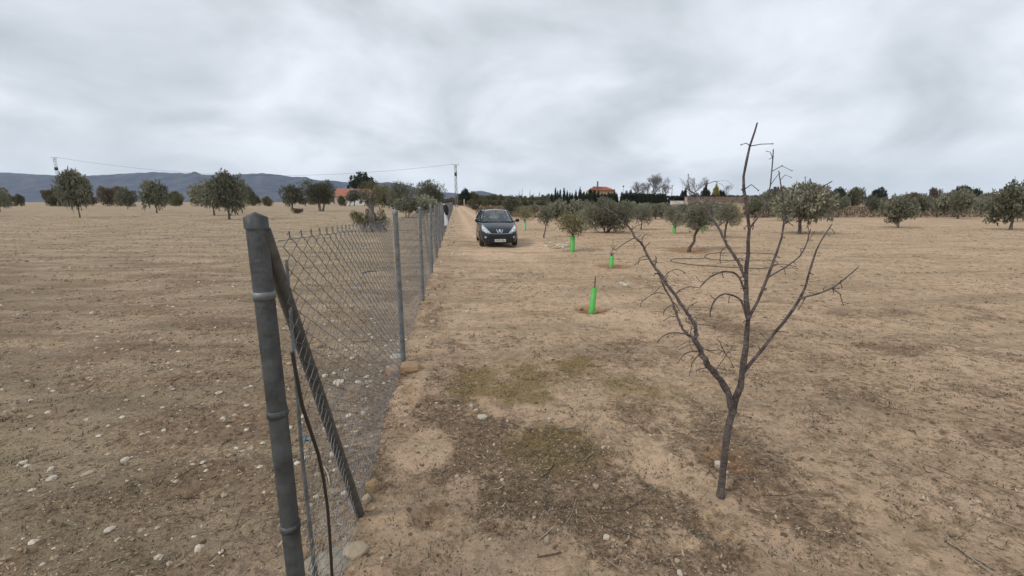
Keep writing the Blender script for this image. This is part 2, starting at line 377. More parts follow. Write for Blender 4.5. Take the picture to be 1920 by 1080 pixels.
def ground_mat():
    m = bpy.data.materials.new('dry_sandy_soil'); m.use_nodes = True; n, l = m.node_tree.nodes, m.node_tree.links
    p = n['Principled BSDF']; p.inputs['Roughness'].default_value = .95; p.inputs['Specular IOR Level'].default_value = .15
    tc = n.new('ShaderNodeTexCoord')
    def noise(sc, det=5, ro=.6, stretch=None, dist=0):
        t = n.new('ShaderNodeTexNoise'); t.inputs['Scale'].default_value = sc; t.inputs['Detail'].default_value = det; t.inputs['Roughness'].default_value = ro; t.inputs['Distortion'].default_value = dist
        if stretch:
            mp = n.new('ShaderNodeMapping'); mp.inputs['Scale'].default_value = stretch; l.new(tc.outputs['Object'], mp.inputs[0]); l.new(mp.outputs[0], t.inputs['Vector'])
        else: l.new(tc.outputs['Object'], t.inputs['Vector'])
        return t.outputs['Fac']
    def rng(v, a, b, c=0, d=1):
        r = n.new('ShaderNodeMapRange'); r.inputs['From Min'].default_value = a; r.inputs['From Max'].default_value = b; r.inputs['To Min'].default_value = c; r.inputs['To Max'].default_value = d
        l.new(v, r.inputs['Value']); return r.outputs[0]
    def mth(op, a, b):
        q = n.new('ShaderNodeMath'); q.operation = op; q.use_clamp = False
        for i, v in enumerate((a, b)):
            if isinstance(v, (int, float)): q.inputs[i].default_value = v
            else: l.new(v, q.inputs[i])
        return q.outputs[0]
    def mix(f, a, b):
        q = n.new('ShaderNodeMix'); q.data_type = 'RGBA'; q.clamp_factor = True
        if isinstance(f, (int, float)): q.inputs['Factor'].default_value = f
        else: l.new(f, q.inputs['Factor'])
        for k, v in (('A', a), ('B', b)):
            if isinstance(v, tuple): q.inputs[k].default_value = (*v, 1)
            else: l.new(v, q.inputs[k])
        return q.outputs['Result']
    def att(nm):
        a = n.new('ShaderNodeAttribute'); a.attribute_name = nm; return a.outputs['Fac']
    big = noise(.35, 6, .6); mid = noise(3.2, 6, .65, dist=.4); fine = noise(26, 6, .7); grit = noise(110, 4, .7); streak = noise(1, 6, .62, (.35, 1.6, 1), .3); speck = noise(60, 3, .6)
    sand = mix(rng(big, .38, .62), (.54, .375, .245), (.63, .45, .305))
    sand = mix(rng(mid, .42, .66, 0, .6), sand, (.36, .26, .165))
    sand = mix(rng(fine, .48, .72, 0, .55), sand, (.29, .215, .14))
    bare = mix(rng(mid, .4, .65, 0, .45), (.65, .465, .315), (.49, .33, .205))
    bare = mix(rng(fine, .55, .75, 0, .3), bare, (.30, .21, .135))
    col = mix(rng(att('bare'), .35, .75), sand, bare)
    # dry weeds and crumbs sprinkled over the whole plain, streaky with distance
    col = mix(rng(mth('ADD', mth('MULTIPLY', streak, .7), mth('MULTIPLY', fine, .3)), .48, .62, 0, .7), col, (.25, .20, .13))
    clump = noise(9, 7, .72, dist=.5); clump2 = noise(11, 6, .7, (1, 1.9, 1), .4)
    free = mth('SUBTRACT', 1.0, mth('MULTIPLY', att('bare'), .55))
    col = mix(mth('MULTIPLY', rng(clump, .50, .60, 0, .85), free), col, (.29, .20, .12))
    col = mix(mth('MULTIPLY', rng(clump2, .585, .66, 0, .85), free), col, (.125, .088, .055))
    col = mix(rng(clump, .30, .42, .35, 0), col, (.62, .45, .30))
    fieldc = mix(rng(streak, .42, .60), (.46, .345, .23), (.245, .18, .12))
    fieldc = mix(rng(clump, .54, .66, 0, .8), fieldc, (.15, .118, .082))
    fieldc = mix(rng(fine, .45, .65, 0, .6), fieldc, (.20, .17, .13))
    fieldc = mix(rng(noise(2.2, 4, .6), .56, .68, 0, .55), fieldc, (.40, .31, .185))
    fieldc = mix(rng(noise(.22, 5, .6), .45, .66, 0, .55), fieldc, (.25, .215, .13))
    fieldc = mix(rng(noise(.5, 5, .65), .55, .72, 0, .5), fieldc, (.45, .345, .225))
    col = mix(mth('MULTIPLY', att('field'), .9), col, fieldc)
    lit = mix(rng(fine, .40, .64), (.34, .225, .14), (.15, .10, .062))
    lit = mix(rng(grit, .52, .68, 0, .6), lit, (.30, .25, .185))
    lit = mix(rng(clump2, .50, .62, 0, .75), lit, (.085, .062, .042))
    lit = mix(rng(clump, .34, .46, .5, 0), lit, (.42, .30, .19))
    lit = mix(rng(mid, .5, .7, 0, .6), lit, (.22, .145, .09))
    lf = rng(mth('ADD', att('litter'), mth('MULTIPLY', mth('SUBTRACT', mth('ADD', mth('MULTIPLY', fine, .5), mth('MULTIPLY', clump, .5)), .5), 2.6)), .30, .85)
    col = mix(mth('MULTIPLY', lf, .95), col, lit)
    ms = mix(rng(fine, .4, .65), (.27, .19, .07), (.13, .095, .035))
    mf = rng(mth('ADD', att('moss'), mth('MULTIPLY', mth('SUBTRACT', mid, .5), 1.5)), .38, .95, 0, .75)
    col = mix(mf, col, ms)
    col = mix(mth('MULTIPLY', att('dirt'), .8), col, (.29, .145, .065))
    col = mix(mth('MULTIPLY', att('vine'), rng(streak, .35, .6, .6, .95)), col, (.20, .14, .09))
    col = mix(rng(speck, .66, .72, 0, .55), col, (.56, .49, .39))
    col = mix(rng(grit, .60, .75, 0, .35), col, (.11, .08, .055))
    l.new(col, p.inputs['Base Color'])
    hgt = mth('ADD', mth('MULTIPLY', fine, 1.0), mth('MULTIPLY', grit, .35))
    b = n.new('ShaderNodeBump'); b.inputs['Strength'].default_value = 1.0; b.inputs['Distance'].default_value = .034
    l.new(hgt, b.inputs['Height']); l.new(b.outputs[0], p.inputs['Normal'])
    return m
build_ground()

# hills on the skyline
def build_hills():
    prof = [(-600, 300), (-300, 312), (0, 322), (150, 330), (300, 322), (420, 328), (500, 324), (555, 331), (575, 333), (600, 337), (625, 338), (650, 341), (680, 341), (700, 342), (735, 342), (760, 345), (785, 352), (810, 357), (830, 360),
            (860, 362), (880, 361), (897, 357), (912, 359), (930, 364), (950, 370), (975, 376), (1010, 379), (1500, 379), (1700, 374), (1850, 366), (2050, 362), (2500, 368)]
    px = np.arange(-600, 2500, 5.0); D = np.array([2100, 2250, 2400, 2550, 2700, 2850, 3000, 3150, 3400, 3700, 4100])
    ridge = np.interp(px, [p_[0] for p_ in prof], [p_[1] for p_ in prof])
    ridge_h = np.maximum(top_z_np(ridge, 3000), -3)
    shape = np.array([0, .14, .32, .50, .68, .86, 1, .93, .8, .5, 0])
    V = []
    for i, d in enumerate(D):
        x = (px - 960) / FOC * CP * d
        n_ = fbm(x / 240, np.full_like(x, d / 240), 71, 4)
        h = ridge_h * shape[i] * (1 + (.0 if i in (6,) else .22 * n_)) - 2
        h += np.where(ridge_h > 6, 3.5 * gnoise(x / 45, np.full_like(x, i * 3.3), 75), 0) * (shape[i] > 0)
        V.append(np.stack([x, np.full_like(x, d), h], -1))
    V = np.array(V); nx = len(px); i = np.arange(len(D) - 1)[:, None] * nx + np.arange(nx - 1)[None, :]
    F = np.stack([i, i + 1, i + nx + 1, i + nx], -1).reshape(-1, 4)
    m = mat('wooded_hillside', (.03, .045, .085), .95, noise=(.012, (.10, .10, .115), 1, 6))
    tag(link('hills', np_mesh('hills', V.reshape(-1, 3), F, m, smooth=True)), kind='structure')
def top_z_np(py, y):
    v = (np.asarray(py) - 540) / FOC
    return EYE + (-SP - v * CP) * y / (CP - v * SP)
build_hills()
def build_haze():
    mb = MB(); mb.box((0, 2100, 129), (9000, 5400, 260))
    m = bpy.data.materials.new('thin_haze'); m.use_nodes = True; n, l = m.node_tree.nodes, m.node_tree.links; n.remove(n['Principled BSDF'])
    v = n.new('ShaderNodeVolumePrincipled'); v.inputs['Density'].default_value = .00006; v.inputs['Color'].default_value = (.62, .78, 1, 1); v.inputs['Anisotropy'].default_value = 0
    l.new(v.outputs[0], n['Material Output'].inputs['Volume'])
    tag(mb.build('haze', m), kind='stuff')
build_haze()

# ------------------------------------------------------------------ foliage
def crown_mesh(name, seed, n_sprig, per, L, W, blobs_, material, up=.3, sprig=.16, shell=.55, droop=0):
    """n_sprig sprigs of `per` leaves spread through ellipsoid blobs (x,y,z,rx,ry,rz)"""
    rg = np.random.default_rng(seed); B = np.array(blobs_, dtype=float)
    vol = (B[:, 3] * B[:, 4] * B[:, 5]) ** .8; k = rg.choice(len(B), n_sprig, p=vol / vol.sum())
    d = rg.normal(size=(n_sprig, 3)); d /= np.linalg.norm(d, axis=1)[:, None]
    r = (shell ** 3 + (1.04 - shell ** 3) * rg.random(n_sprig)) ** (1 / 3) * (1 + .10 * rg.normal(size=n_sprig))
    c = B[k, :3] + d * r[:, None] * B[k, 3:]
    ax = d * 1.0 + rg.normal(size=d.shape) * .55; ax[:, 2] += up - droop; ax /= np.linalg.norm(ax, axis=1)[:, None]
    t = rg.random((n_sprig, per)); cc = c[:, None] + ax[:, None] * (t[..., None] * sprig)
    ld = ax[:, None] * .8 + rg.normal(size=(n_sprig, per, 3)) * .7; ld /= np.linalg.norm(ld, axis=2)[..., None]
    sd_ = np.cross(ld, rg.normal(size=ld.shape)); sd_ /= np.linalg.norm(sd_, axis=2)[..., None] + 1e-9
    sz = (.65 + .7 * rg.random((n_sprig, per, 1)))
    a = cc; b = cc + ld * L * sz * .5 + sd_ * W * sz * .5; e = cc + ld * L * sz; f = cc + ld * L * sz * .5 - sd_ * W * sz * .5
    V = np.stack([a, b, e, f], 2).reshape(-1, 3); F = np.arange(len(V)).reshape(-1, 4)
    tb = rg.random(len(B))[k]; tone = np.clip(.5 + (tb - .5)[:, None] * .5 + rg.normal(size=(n_sprig, per)) * .22, 0, 1).ravel()
    return np_mesh(name, V, F, material, tone)
def olive_blobs(seed, w=1.0, h=1.0, n=9, flat=1.0):
    """crown of half-width w and height h from z=0 to h"""
    rg = random.Random(seed); out = [(0, 0, h * .5, w * .55, w * .55, h * .36)]
    for i in range(n):
        a = 2 * math.pi * i / n + rg.uniform(-.4, .4); rr = rg.uniform(.42, .68) * w; z = h * rg.uniform(.26, .74)
        s = rg.uniform(.26, .40)
        out.append((rr * math.cos(a), rr * math.sin(a), z, w * s, w * s, h * s * .8 * flat))
    for i in range(max(2, n // 3)):
        a = rg.uniform(0, 6.28); rr = rg.uniform(.1, .35) * w; s = rg.uniform(.22, .32)
        out.append((rr * math.cos(a), rr * math.sin(a), h * rg.uniform(.72, .86), w * s, w * s, h * s * .6))
    return out
def trunk_mesh(name, seed, h, r, material, limbs=5, spread=.5, top=1.5, stems=1, lean=0, gnarl=.04, base_flare=1.5):
    rg = random.Random(seed); mb = MB()
    for s in range(stems):
        a0 = 2 * math.pi * s / stems + rg.random(); off = 0 if stems == 1 else r * 1.3
        p0 = Vector((math.cos(a0) * off, math.sin(a0) * off, -.06))
        tip = Vector((math.cos(a0) * off * 2.2 + lean, math.sin(a0) * off * 2.2, h))
        pts = []; rad = []
        for i in range(6):
            t = i / 5; q = p0.lerp(tip, t) + Vector((rg.uniform(-1, 1), rg.uniform(-1, 1), 0)) * gnarl * (0 if i == 0 else 1)
            pts.append(q); rad.append(r * (1 + (base_flare - 1) * max(0, 1 - t * 3.5)) * (1 - .25 * t) / (stems ** .4))
        mb.tube(pts, rad, 9)
        for k in range(max(2, limbs // stems)):
            a = a0 + 2 * math.pi * k / max(2, limbs // stems) + rg.uniform(-.5, .5)
            e = pts[-1] + Vector((math.cos(a) * spread, math.sin(a) * spread, top - h)) * rg.uniform(.7, 1.0)
            mid_ = pts[-1].lerp(e, .45) + Vector((rg.uniform(-1, 1), rg.uniform(-1, 1), .4)) * spread * .15
            st = pts[-1] - Vector((0, 0, r * .5))
            mb.tube([st, mid_, e], [rad[-1] * .75, rad[-1] * .45, rad[-1] * .12], 6)
            for q in range(2):
                s2 = mid_.lerp(e, rg.uniform(.1, .6)); e2 = s2 + Vector((rg.uniform(-1, 1), rg.uniform(-1, 1), rg.uniform(.2, 1))) * spread * .5
                mb.tube([s2, e2], [rad[-1] * .28, rad[-1] * .08], 5)
    return mb.mesh(name, material)

PROTO = {}
def proto_crown(kind, k):
    key = (kind, k)
    if key not in PROTO:
        if kind in ('olive', 'olive_y', 'olive_d'):
            PROTO[key] = crown_mesh(kind + '_crown', 100 + k, 750, 6, .13, .045, olive_blobs(200 + k, 1, 1, 9), M[kind], sprig=.13)
        elif kind == 'cypress':
            bl = [(0, 0, .08 + .84 * i / 9, .5 * (1 - (i / 9) ** 1.6) ** .6 + .06, .5 * (1 - (i / 9) ** 1.6) ** .6 + .06, .1) for i in range(10)]
            PROTO[key] = crown_mesh('cypress_crown', 130 + k, 700, 5, .075, .07, bl, M['dark'], up=1.4, sprig=.03, shell=.5)
        elif kind == 'scrub':
            PROTO[key] = crown_mesh('scrub_crown', 150 + k, 620, 6, .13, .05, olive_blobs(170 + k, 1, 1, 7), M[['scrub', 'brown', 'olive_d', 'scrub'][k % 4]], sprig=.15, up=.6)
        elif kind == 'dark':
            PROTO[key] = crown_mesh('dark_crown', 180 + k, 900, 6, .11, .06, olive_blobs(190 + k, 1, 1, 10), M['dark'], sprig=.10, up=.3)
        elif kind == 'gold':
            PROTO[key] = crown_mesh('gold_crown', 185, 700, 6, .11, .06, [(0, 0, .3, .9, .9, .3), (0, 0, .55, .6, .6, .3), (0, 0, .8, .25, .25, .25)], M['gold'], sprig=.08, up=.8)
    return PROTO[key]
def tree(name, label, cat, x, y, half_w, z0, z1, kind='olive', k=0, trunk_r=.08, group=None, rz=None, bark='bark', seed=None, stems=1, lean=0, unique=None, th=None):
    seed = seed if seed is not None else int(abs(x * 31 + y * 17) * 10) % 9973
    e = link(name, None, None, (x, y, gz(x, y)), 0); tag(e, label, cat, group)
    h = z1 - z0
    if unique:
        ns, per, L, W = unique
        me = crown_mesh('crown', seed, ns, per, L, W, olive_blobs(seed, half_w, h, 10), M[kind], sprig=L * 2.0)
        c = link('crown', me, e, (lean, 0, z0))
    else:
        c = link('crown', proto_crown(kind, k), e, (lean, 0, z0), rz if rz is not None else random.Random(seed).uniform(0, 6.28)); c.scale = (half_w, half_w, h)
    t = trunk_mesh('trunk', seed + 5, th or (z0 + h * .18), trunk_r, M[bark], limbs=5, spread=half_w * .55, top=z0 + h * .6, stems=stems, lean=lean)
    link('trunk', t, e)
    return e

# olives and saplings of the right-hand plot (read off the photograph, standing on the ground)
NEAR = (650, 7, .075, .02)
def px_tree(name, label, cat, px, base_py, crown_px, top_py, bot_py, **kw):
    x, y = gp(px, base_py); z = y * CP + EYE * SP
    hw = (crown_px[1] - crown_px[0]) / 2 / FOC * z
    z1 = top_z(top_py, y); z0 = max(.02, top_z(bot_py, y))
    cx = ((crown_px[0] + crown_px[1]) / 2 - 960) / FOC * (y * CP + (EYE - (z0 + z1) / 2) * SP) - x
    if 'lean' not in kw: kw['lean'] = cx if abs(cx) > .05 else 0
    return tree(name, label, cat, x, y, hw * kw.pop('grow', 1.12), z0, z1 * 1.03, **kw), x, y
px_tree('olive_tree', 'broad dense olive bush with thick dark forked trunk and very low crown', 'olive tree', 1137, 437, (1096, 1182), 377, 433, kind='olive_d', unique=(4600, 7, .08, .023), trunk_r=.075, stems=5, th=.4, bark='bark_br')
px_tree('olive_tree', 'small slender olive tree with thin unwrapped brown trunk between two green tree guards', 'olive tree', 1020, 445, (1008, 1035), 388, 424, kind='olive', unique=(500, 7, .065, .02), trunk_r=.032, bark='bark_br', lean=.1)
px_tree('olive_tree', 'young olive tree with leaning brown trunk and round crown behind the bare branch', 'olive tree', 1291, 470, (1276, 1336), 379, 426, kind='olive', unique=(1300, 7, .075, .02), trunk_r=.055, bark='bark_br', th=1.05, lean=.32)
px_tree('olive_tree', 'young olive tree with short thin reddish trunk right of the broad olive bush', 'olive tree', 1203, 431, (1186, 1223), 383, 421, kind='olive', unique=(900, 7, .075, .02), trunk_r=.04, bark='bark_br')
px_tree('olive_tree', 'olive tree with slim trunk at the right edge behind the hose', 'olive tree', 1357, 447, (1338, 1392), 384, 422, kind='olive', unique=(1300, 7, .075, .02), trunk_r=.05, bark='bark_br')
px_tree('olive_tree', 'dark olive tree standing just behind the parked car', 'olive tree', 957, 404, (942, 975), 371, 398, kind='olive_d', k=1, trunk_r=.1)
px_tree('olive_tree', 'small olive tree far behind the saplings with a bare thin trunk', 'olive tree', 1003, 407, (995, 1012), 384, 399, kind='olive', k=2, trunk_r=.05)
px_tree('olive_tree', 'wide grey-green olive tree left of the pair whose dark trunk shows', 'olive tree', 1042, 413, (1026, 1066), 377, 408, kind='olive', k=3, trunk_r=.07)
px_tree('olive_tree', 'olive tree with leaning dark trunk behind the leafy sapling in its guard', 'olive tree', 1069, 414, (1052, 1103), 378, 408, kind='olive', k=4, trunk_r=.1, stems=2)
rowp = [(1100, 408, 1085, 1118, 378, 405), (1165, 411, 1150, 1190, 380, 408), (1229, 411, 1212, 1250, 384, 409), (1246, 404, 1228, 1264, 382, 402), (1182, 402, 1165, 1205, 381, 400), (1300, 405, 1282, 1320, 383, 403), (1334, 409, 1318, 1352, 383, 407), (1215, 398, 1200, 1232, 381, 396), (1280, 397, 1266, 1298, 384, 396)]
for i, (px, by, a, b, ty, cy) in enumerate(rowp):
    px_tree('olive_tree', 'grey-green olive tree in the back rows of the grove, crowns merging with its neighbours', 'olive tree', px, by, (a, b), ty, cy, kind='olive', k=i % 5, trunk_r=.07, group='olive trees in the back rows of the grove')

def guard_mesh(h, r, green, name='tree_guard'):
    mb = MB(); mb.lathe([(r, -.05), (r, h), (r - .004, h), (r - .004, .02)], 14)
    return mb.mesh(name, M[green])
def sapling(name, label, px, base_py, top_py, guard_px, mat_='guard', crown=None, stick=None, kind='olive_y', tilt=0, unique=None):
    x, y = gp(px, base_py); z = y * CP + EYE * SP; gh = top_z(top_py, y); r = max(guard_px / FOC * z / 2, .035)
    e = link(name, None, None, (x, y, gz(x, y))); tag(e, label, 'sapling')
    g = link('tree_guard', guard_mesh(gh, r, mat_), e); g.rotation_euler = (0, tilt, 0)
    mb = MB(); top = gh + .05 if crown is None else gh + .35
    if stick: top = top_z(stick, y)
    tp = Vector((math.sin(tilt) * top, 0, top)); mb.tube([(0, 0, 0), tp * .5 + Vector((.01, 0, 0)), tp], [.016, .013, .008], 6)
    mb.build('stem', M['bark_br'], e)
    if crown:
        a, b, ty, cy = crown; hw = (b - a) / 2 / FOC * z * 1.08; z1 = top_z(ty, y); z0 = top_z(cy, y); cx = ((a + b) / 2 - px) / FOC * z
        sd_ = int(px)
        bl = [(cx + hw * .62 * math.cos(q * 1.05 + .3), hw * .62 * math.sin(q * 1.05 + .3), (z1 - z0) * (.35 + .3 * ((q * 37) % 7) / 7), hw * .42, hw * .42, (z1 - z0) * .33) for q in range(6)] + [(cx, 0, (z1 - z0) * .3, hw * .5, hw * .5, (z1 - z0) * .35), (cx * .6, 0, (z1 - z0) * .7, hw * .45, hw * .45, (z1 - z0) * .28)]
        me = crown_mesh('crown', sd_, *(unique or (420, 6, .07, .019)), bl, M[kind], up=.9, sprig=.12, shell=.3)
        link('crown', me, e, (0, 0, z0))
        mb = MB(); rg = random.Random(sd_)
        for q in range(8):
            a_ = q * .8; mb.tube([(0, 0, gh * .96), (cx * .5 + hw * .3 * math.cos(a_), hw * .3 * math.sin(a_), z0 + (z1 - z0) * .35), (cx + hw * .7 * math.cos(a_), hw * .7 * math.sin(a_), z0 + (z1 - z0) * rg.uniform(.5, .9))], [.009, .006, .002], 5)
        mb.build('twigs', M['bark_br'], e)
    return e
sapling('sapling', 'bright green tree guard with only a thin dry stick, nearest of the saplings', 1109, 586, 536, 11, stick=516, tilt=R(4))
s2 = sapling('sapling', 'short green tree guard with a few withered leaves on top, in a reddish dug basin', 1146, 499, 477, 8)
sapling('sapling', 'leafy young olive growing from a tall bright green guard beside the stone heap', 1073, 472, 442, 9, crown=(1047, 1097, 402, 440), unique=(620, 7, .07, .019))
sapling('sapling', 'young olive in a pale faded green guard, to the right of the car', 984, 432, 415, 5, 'guard_pale', crown=(966, 1002, 388, 414))
sapling('sapling', 'bushy young olive in a short green guard left of the leaning trunk', 1264, 438, 420, 6, crown=(1246, 1286, 387, 425), kind='olive', unique=(900, 7, .075, .022))
sapling('sapling', 'pale green guard showing just behind the leafy sapling and left of the broad olive bush', 1092, 427, 413, 5, 'guard_pale', crown=(1080, 1108, 394, 412), kind='olive')
sapling('sapling', 'green guard below a grey crown between the leaning trunk and the right edge', 1319, 433, 415, 6, crown=(1302, 1340, 388, 416), kind='olive', unique=(900, 7, .075, .022))
# withered leaves on the short one
x_, y_ = gp(1146, 499); mb = MB()
hh = top_z(477, y_)
for a, b, c in ((-.05, .10, .10), (.02, .07, .16), (.09, .03, .09), (-.02, -.04, .07)):
    mb.tube([(0, 0, hh - .05), (a * .5, b * .2, hh + c * .5), (a, b * .4, hh + c)], [.008, .014, .004], 5)
mb.build('withered_leaves', M['bark_br'], s2)

# ------------------------------------------------------------------ left plot behind the fence
px_tree('olive_tree', 'old rounded olive tree with several trunks left of the house with the red roof', 'olive tree', 601, 396, (572, 628), 343, 386, kind='olive_d', k=0, trunk_r=.28, stems=3, bark='bark_old', unique=(2600, 6, .26, .09))
px_tree('olive_tree', 'olive tree cut off by the left border of the photograph, behind a low brown bush', 'olive tree', 548, 391, (528, 567), 351, 384, kind='olive_d', k=1, trunk_r=.2)
px_tree('olive_tree', 'tall dark bushy tree rising nearest behind the fence', 'tree', 808, 398, (776, 836), 342, 394, kind='olive_d', trunk_r=.2, stems=2, unique=(2600, 6, .2, .07))
px_tree('olive_tree', 'big dark olive tree left of the tallest tree that stands by the fence', 'olive tree', 747, 394, (722, 775), 343, 388, kind='olive_d', trunk_r=.25, unique=(2400, 6, .24, .08))
px_tree('olive_tree', 'dark olive tree whose crown touches the ground below the big dark one', 'olive tree', 738, 392, (716, 756), 364, 391, kind='dark', k=1, trunk_r=.2)
px_tree('olive_tree', 'yellowish olive tree behind the gnarled stump', 'olive tree', 716, 389, (696, 742), 352, 386, kind='olive_y', k=1, trunk_r=.2)
px_tree('olive_tree', 'grey-green olive tree with two pale trunks behind the second fence post', 'olive tree', 763, 408, (740, 790), 371, 400, kind='olive', k=2, trunk_r=.09, stems=2, bark='bark_old')
px_tree('olive_tree', 'grey-green olive beside the fence, right of the one with pale trunks', 'olive tree', 795, 404, (770, 822), 369, 400, kind='olive', k=4, trunk_r=.1)
px_tree('shrub', 'low brown dry bush at the left border of the photograph', 'shrub', 558, 401, (549, 568), 392, 400.5, kind='brown' if False else 'scrub', k=1, trunk_r=.03)
for px, by, a, b, ty, k in ((641, 386.3, 632, 650, 368, 0), (664, 386.3, 650, 680, 357, 2), (684, 386.3, 674, 697, 362, 0), (573, 386.3, 560, 585, 370, 2), (655, 386.3, 648, 668, 371, 2)):
    px_tree('shrub', {641: 'small dark round shrub before the pink wall of the red-roofed house', 664: 'broad grey-green shrub covering the middle of the red roof', 684: 'yellow-green shrub before the right end of the red-roofed house', 573: 'low shrub between the border and the old olive tree', 655: 'small low shrub tucked beside the broad one before the house'}[px], 'shrub', px, by, (a + 1.5, b - 1.5), ty, by - (.2 if b - a < 19 else 8), kind='scrub', k=k, trunk_r=.2)
px_tree('oak_tree', 'large dark evergreen tree rising behind the roof of the red-roofed house', 'tree', 676, 384, (656, 702), 328, 372, kind='dark', k=0, trunk_r=.6)

def old_stump_olive():
    x, y = gp(697, 434); e = link('old_olive_tree', None, None, (x, y, gz(x, y))); tag(e, 'gnarled old olive with pollarded pale trunk, swollen base and leafy suckers', 'olive tree')
    s = y / 26.0
    mb = MB(); rg = random.Random(4)
    def knot(p0, p1, r0, r1, n=8, seg=5, w=.05):
        p0, p1 = Vector(p0), Vector(p1); pts = [p0.lerp(p1, i / seg) + Vector((rg.uniform(-w, w), rg.uniform(-w, w), 0)) for i in range(seg + 1)]
        mb.tube(pts, [(r0 + (r1 - r0) * i / seg) * rg.uniform(.8, 1.25) for i in range(seg + 1)], n)
    for k in range(17):                                   # swollen root plate
        a = 2 * math.pi * k / 17 + rg.uniform(-.15, .15); rr = rg.uniform(.55, 1.0)
        knot((math.cos(a) * rr, math.sin(a) * rr * .8, -.08), (math.cos(a) * rr * .45, math.sin(a) * rr * .4, rg.uniform(.35, .55)), rg.uniform(.13, .2), .10, 7, 3, .05)
    knot((-.12, 0, .1), (-.16, 0, 1.35), .20, .10); knot((.16, 0, .1), (.10, 0, 1.5), .19, .11); knot((.02, -.05, .1), (.0, 0, 1.9), .17, .13); knot((.30, .05, 0), (.2, 0, 1.1), .14, .07); knot((-.38, 0, .0), (-.2, 0, .9), .15, .07)
    for k in range(9):                                    # pollard knuckles
        a = k * .7; z = 1.65 + .18 * (k % 3); knot((0, 0, z - .15), (math.cos(a) * .34, math.sin(a) * .34, z + .22), .12, .10, 7, 3, .04)
        q = Vector((math.cos(a) * .36, math.sin(a) * .36, z + .25)); knot(q, q + Vector((math.cos(a) * .3, math.sin(a) * .25, .4)), .06, .025, 6, 3, .04)
    mb.build('trunk', M['bark_old'], e)
    bl = [(.2 + .55 * math.cos(q), .5 * math.sin(q), 2.3 + .3 * math.sin(q * 3), .28, .28, .28) for q in np.arange(0, 6.2, .7)] + [(.1, 0, 2.65, .35, .35, .25)]
    link('crown', crown_mesh('crown', 61, 560, 6, .075, .022, bl, M['olive_y'], up=.7, sprig=.16, shell=.2), e)
    bl = [(-.75, -.1, .75, .34, .3, .36), (-.42, -.3, .68, .3, .25, .34), (.60, 0, .85, .28, .25, .45), (-.98, 0, .95, .22, .2, .22), (.8, .1, .55, .26, .2, .3), (.42, -.2, .55, .2, .2, .25)]
    link('suckers', crown_mesh('suckers', 62, 900, 6, .07, .022, bl, M['olive_y'], up=1.2, sprig=.14, shell=.2), e)
    mb = MB()
    for k in range(40):
        a = rg.uniform(0, 6.28); r0 = rg.uniform(.3, .7); mb.tube([(math.cos(a) * r0, math.sin(a) * r0, .1), (math.cos(a) * (r0 + .15), math.sin(a) * (r0 + .15), .55), (math.cos(a) * (r0 + .3), math.sin(a) * (r0 + .25), rg.uniform(.8, 1.2))], [.014, .009, .003], 4)
    mb.build('sucker_stems', M['bark_br'], e)
    e.scale = (s, s, s)
old_stump_olive()

# ------------------------------------------------------------------ houses
def roof_tiles(mb, p0, p1, p2, p3, n):                    # ribs of tile running down a slope p0-p1 eave, p3-p2 ridge
    p0, p1, p2, p3 = map(Vector, (p0, p1, p2, p3))
    nrm = (p1 - p0).cross(p3 - p0).normalized()
    for i in range(n):
        t = (i + .5) / n; a = p0.lerp(p1, t); b = p3.lerp(p2, t)
        mb.tube([a + nrm * .03, b + nrm * .03], .07, 5, cap=False)
def house_left():
    y = 230.0; xl, xr = base_at(627, y), base_at(697, y); ze, zr = top_z(368, y), top_z(353, y); w = xr - xl
    e = link('house', None, None, ((xl + xr) / 2, y, 0)); tag(e, 'long low house with a bright red tiled roof and pale walls in the field', 'house')
    z0 = -.1
    mb = MB(); mb.box((0, 3.5, ze / 2), (w - .6, 7, ze)); mb.build('wall', M['render_w'], e)
    mb = MB(); mb.box((-w * .31, -.06, ze / 2), (w * .34, .1, ze - .02)); mb.build('porch_wall', M['render_p'], e)
    mb = MB(); v = [(-w / 2, -.7, ze), (w / 2, -.7, ze), (w / 2 - .2, 3.5, zr - .35), (-w / 2 + .2, 3.5, zr), (w / 2, 7.7, ze), (-w / 2, 7.7, ze)]
    mb.add(v, [(0, 1, 2, 3), (4, 5, 3, 2), (0, 3, 5), (1, 4, 2)])
    roof_tiles(mb, v[0], v[1], v[2], v[3], 44); rf = mb.build('roof', M['roof_l'], e)
    mb = MB(); mb.box((-w / 2 + .1, -.4, (ze + zr) / 2), (.12, .3, zr - ze)); mb.build('downpipe', M['render_w'], e)
    for i, cx in enumerate((-.36, -.12, .04, .2, .36)):
        mb = MB(); mb.box((w * cx, -.12, 1.5), (1.1, .06, 1.2)); f = mb.build('window', M['render_w'], e)
        for s in (-.27, .27):
            mb = MB(); mb.box((w * cx + s, -.16, 1.5), (.46, .03, 1.04)); mb.build('pane', M['glass_d'], f)
    mb = MB(); mb.box((w * .46, -.14, 1.05), (1.0, .1, 2.1)); mb.build('door', mat('pale_blue_door', (.35, .45, .5), .6), e)
house_left()
def white_wall(px0, px1, y, py_top, m='render_w', label='', name='garden_wall', cat='wall', th=.25):
    a, b = base_at(px0, y), base_at(px1, y); h = top_z(py_top, y)
    mb = MB(); mb.box(((b - a) / 2, 0, h / 2 - .05), (b - a, th, h + .1)); mb.box(((b - a) / 2, 0, h + .04), (b - a + .1, th + .1, .08))
    o = mb.build(name, M[m], None, (a, y, 0)); tag(o, label, cat); return o
white_wall(649, 660, 222, 376.5, label='short white wall piece before the middle of the red-roofed house')
white_wall(662, 668, 221, 377, label='small white wall end beside the broad shrub and the red-roofed house')
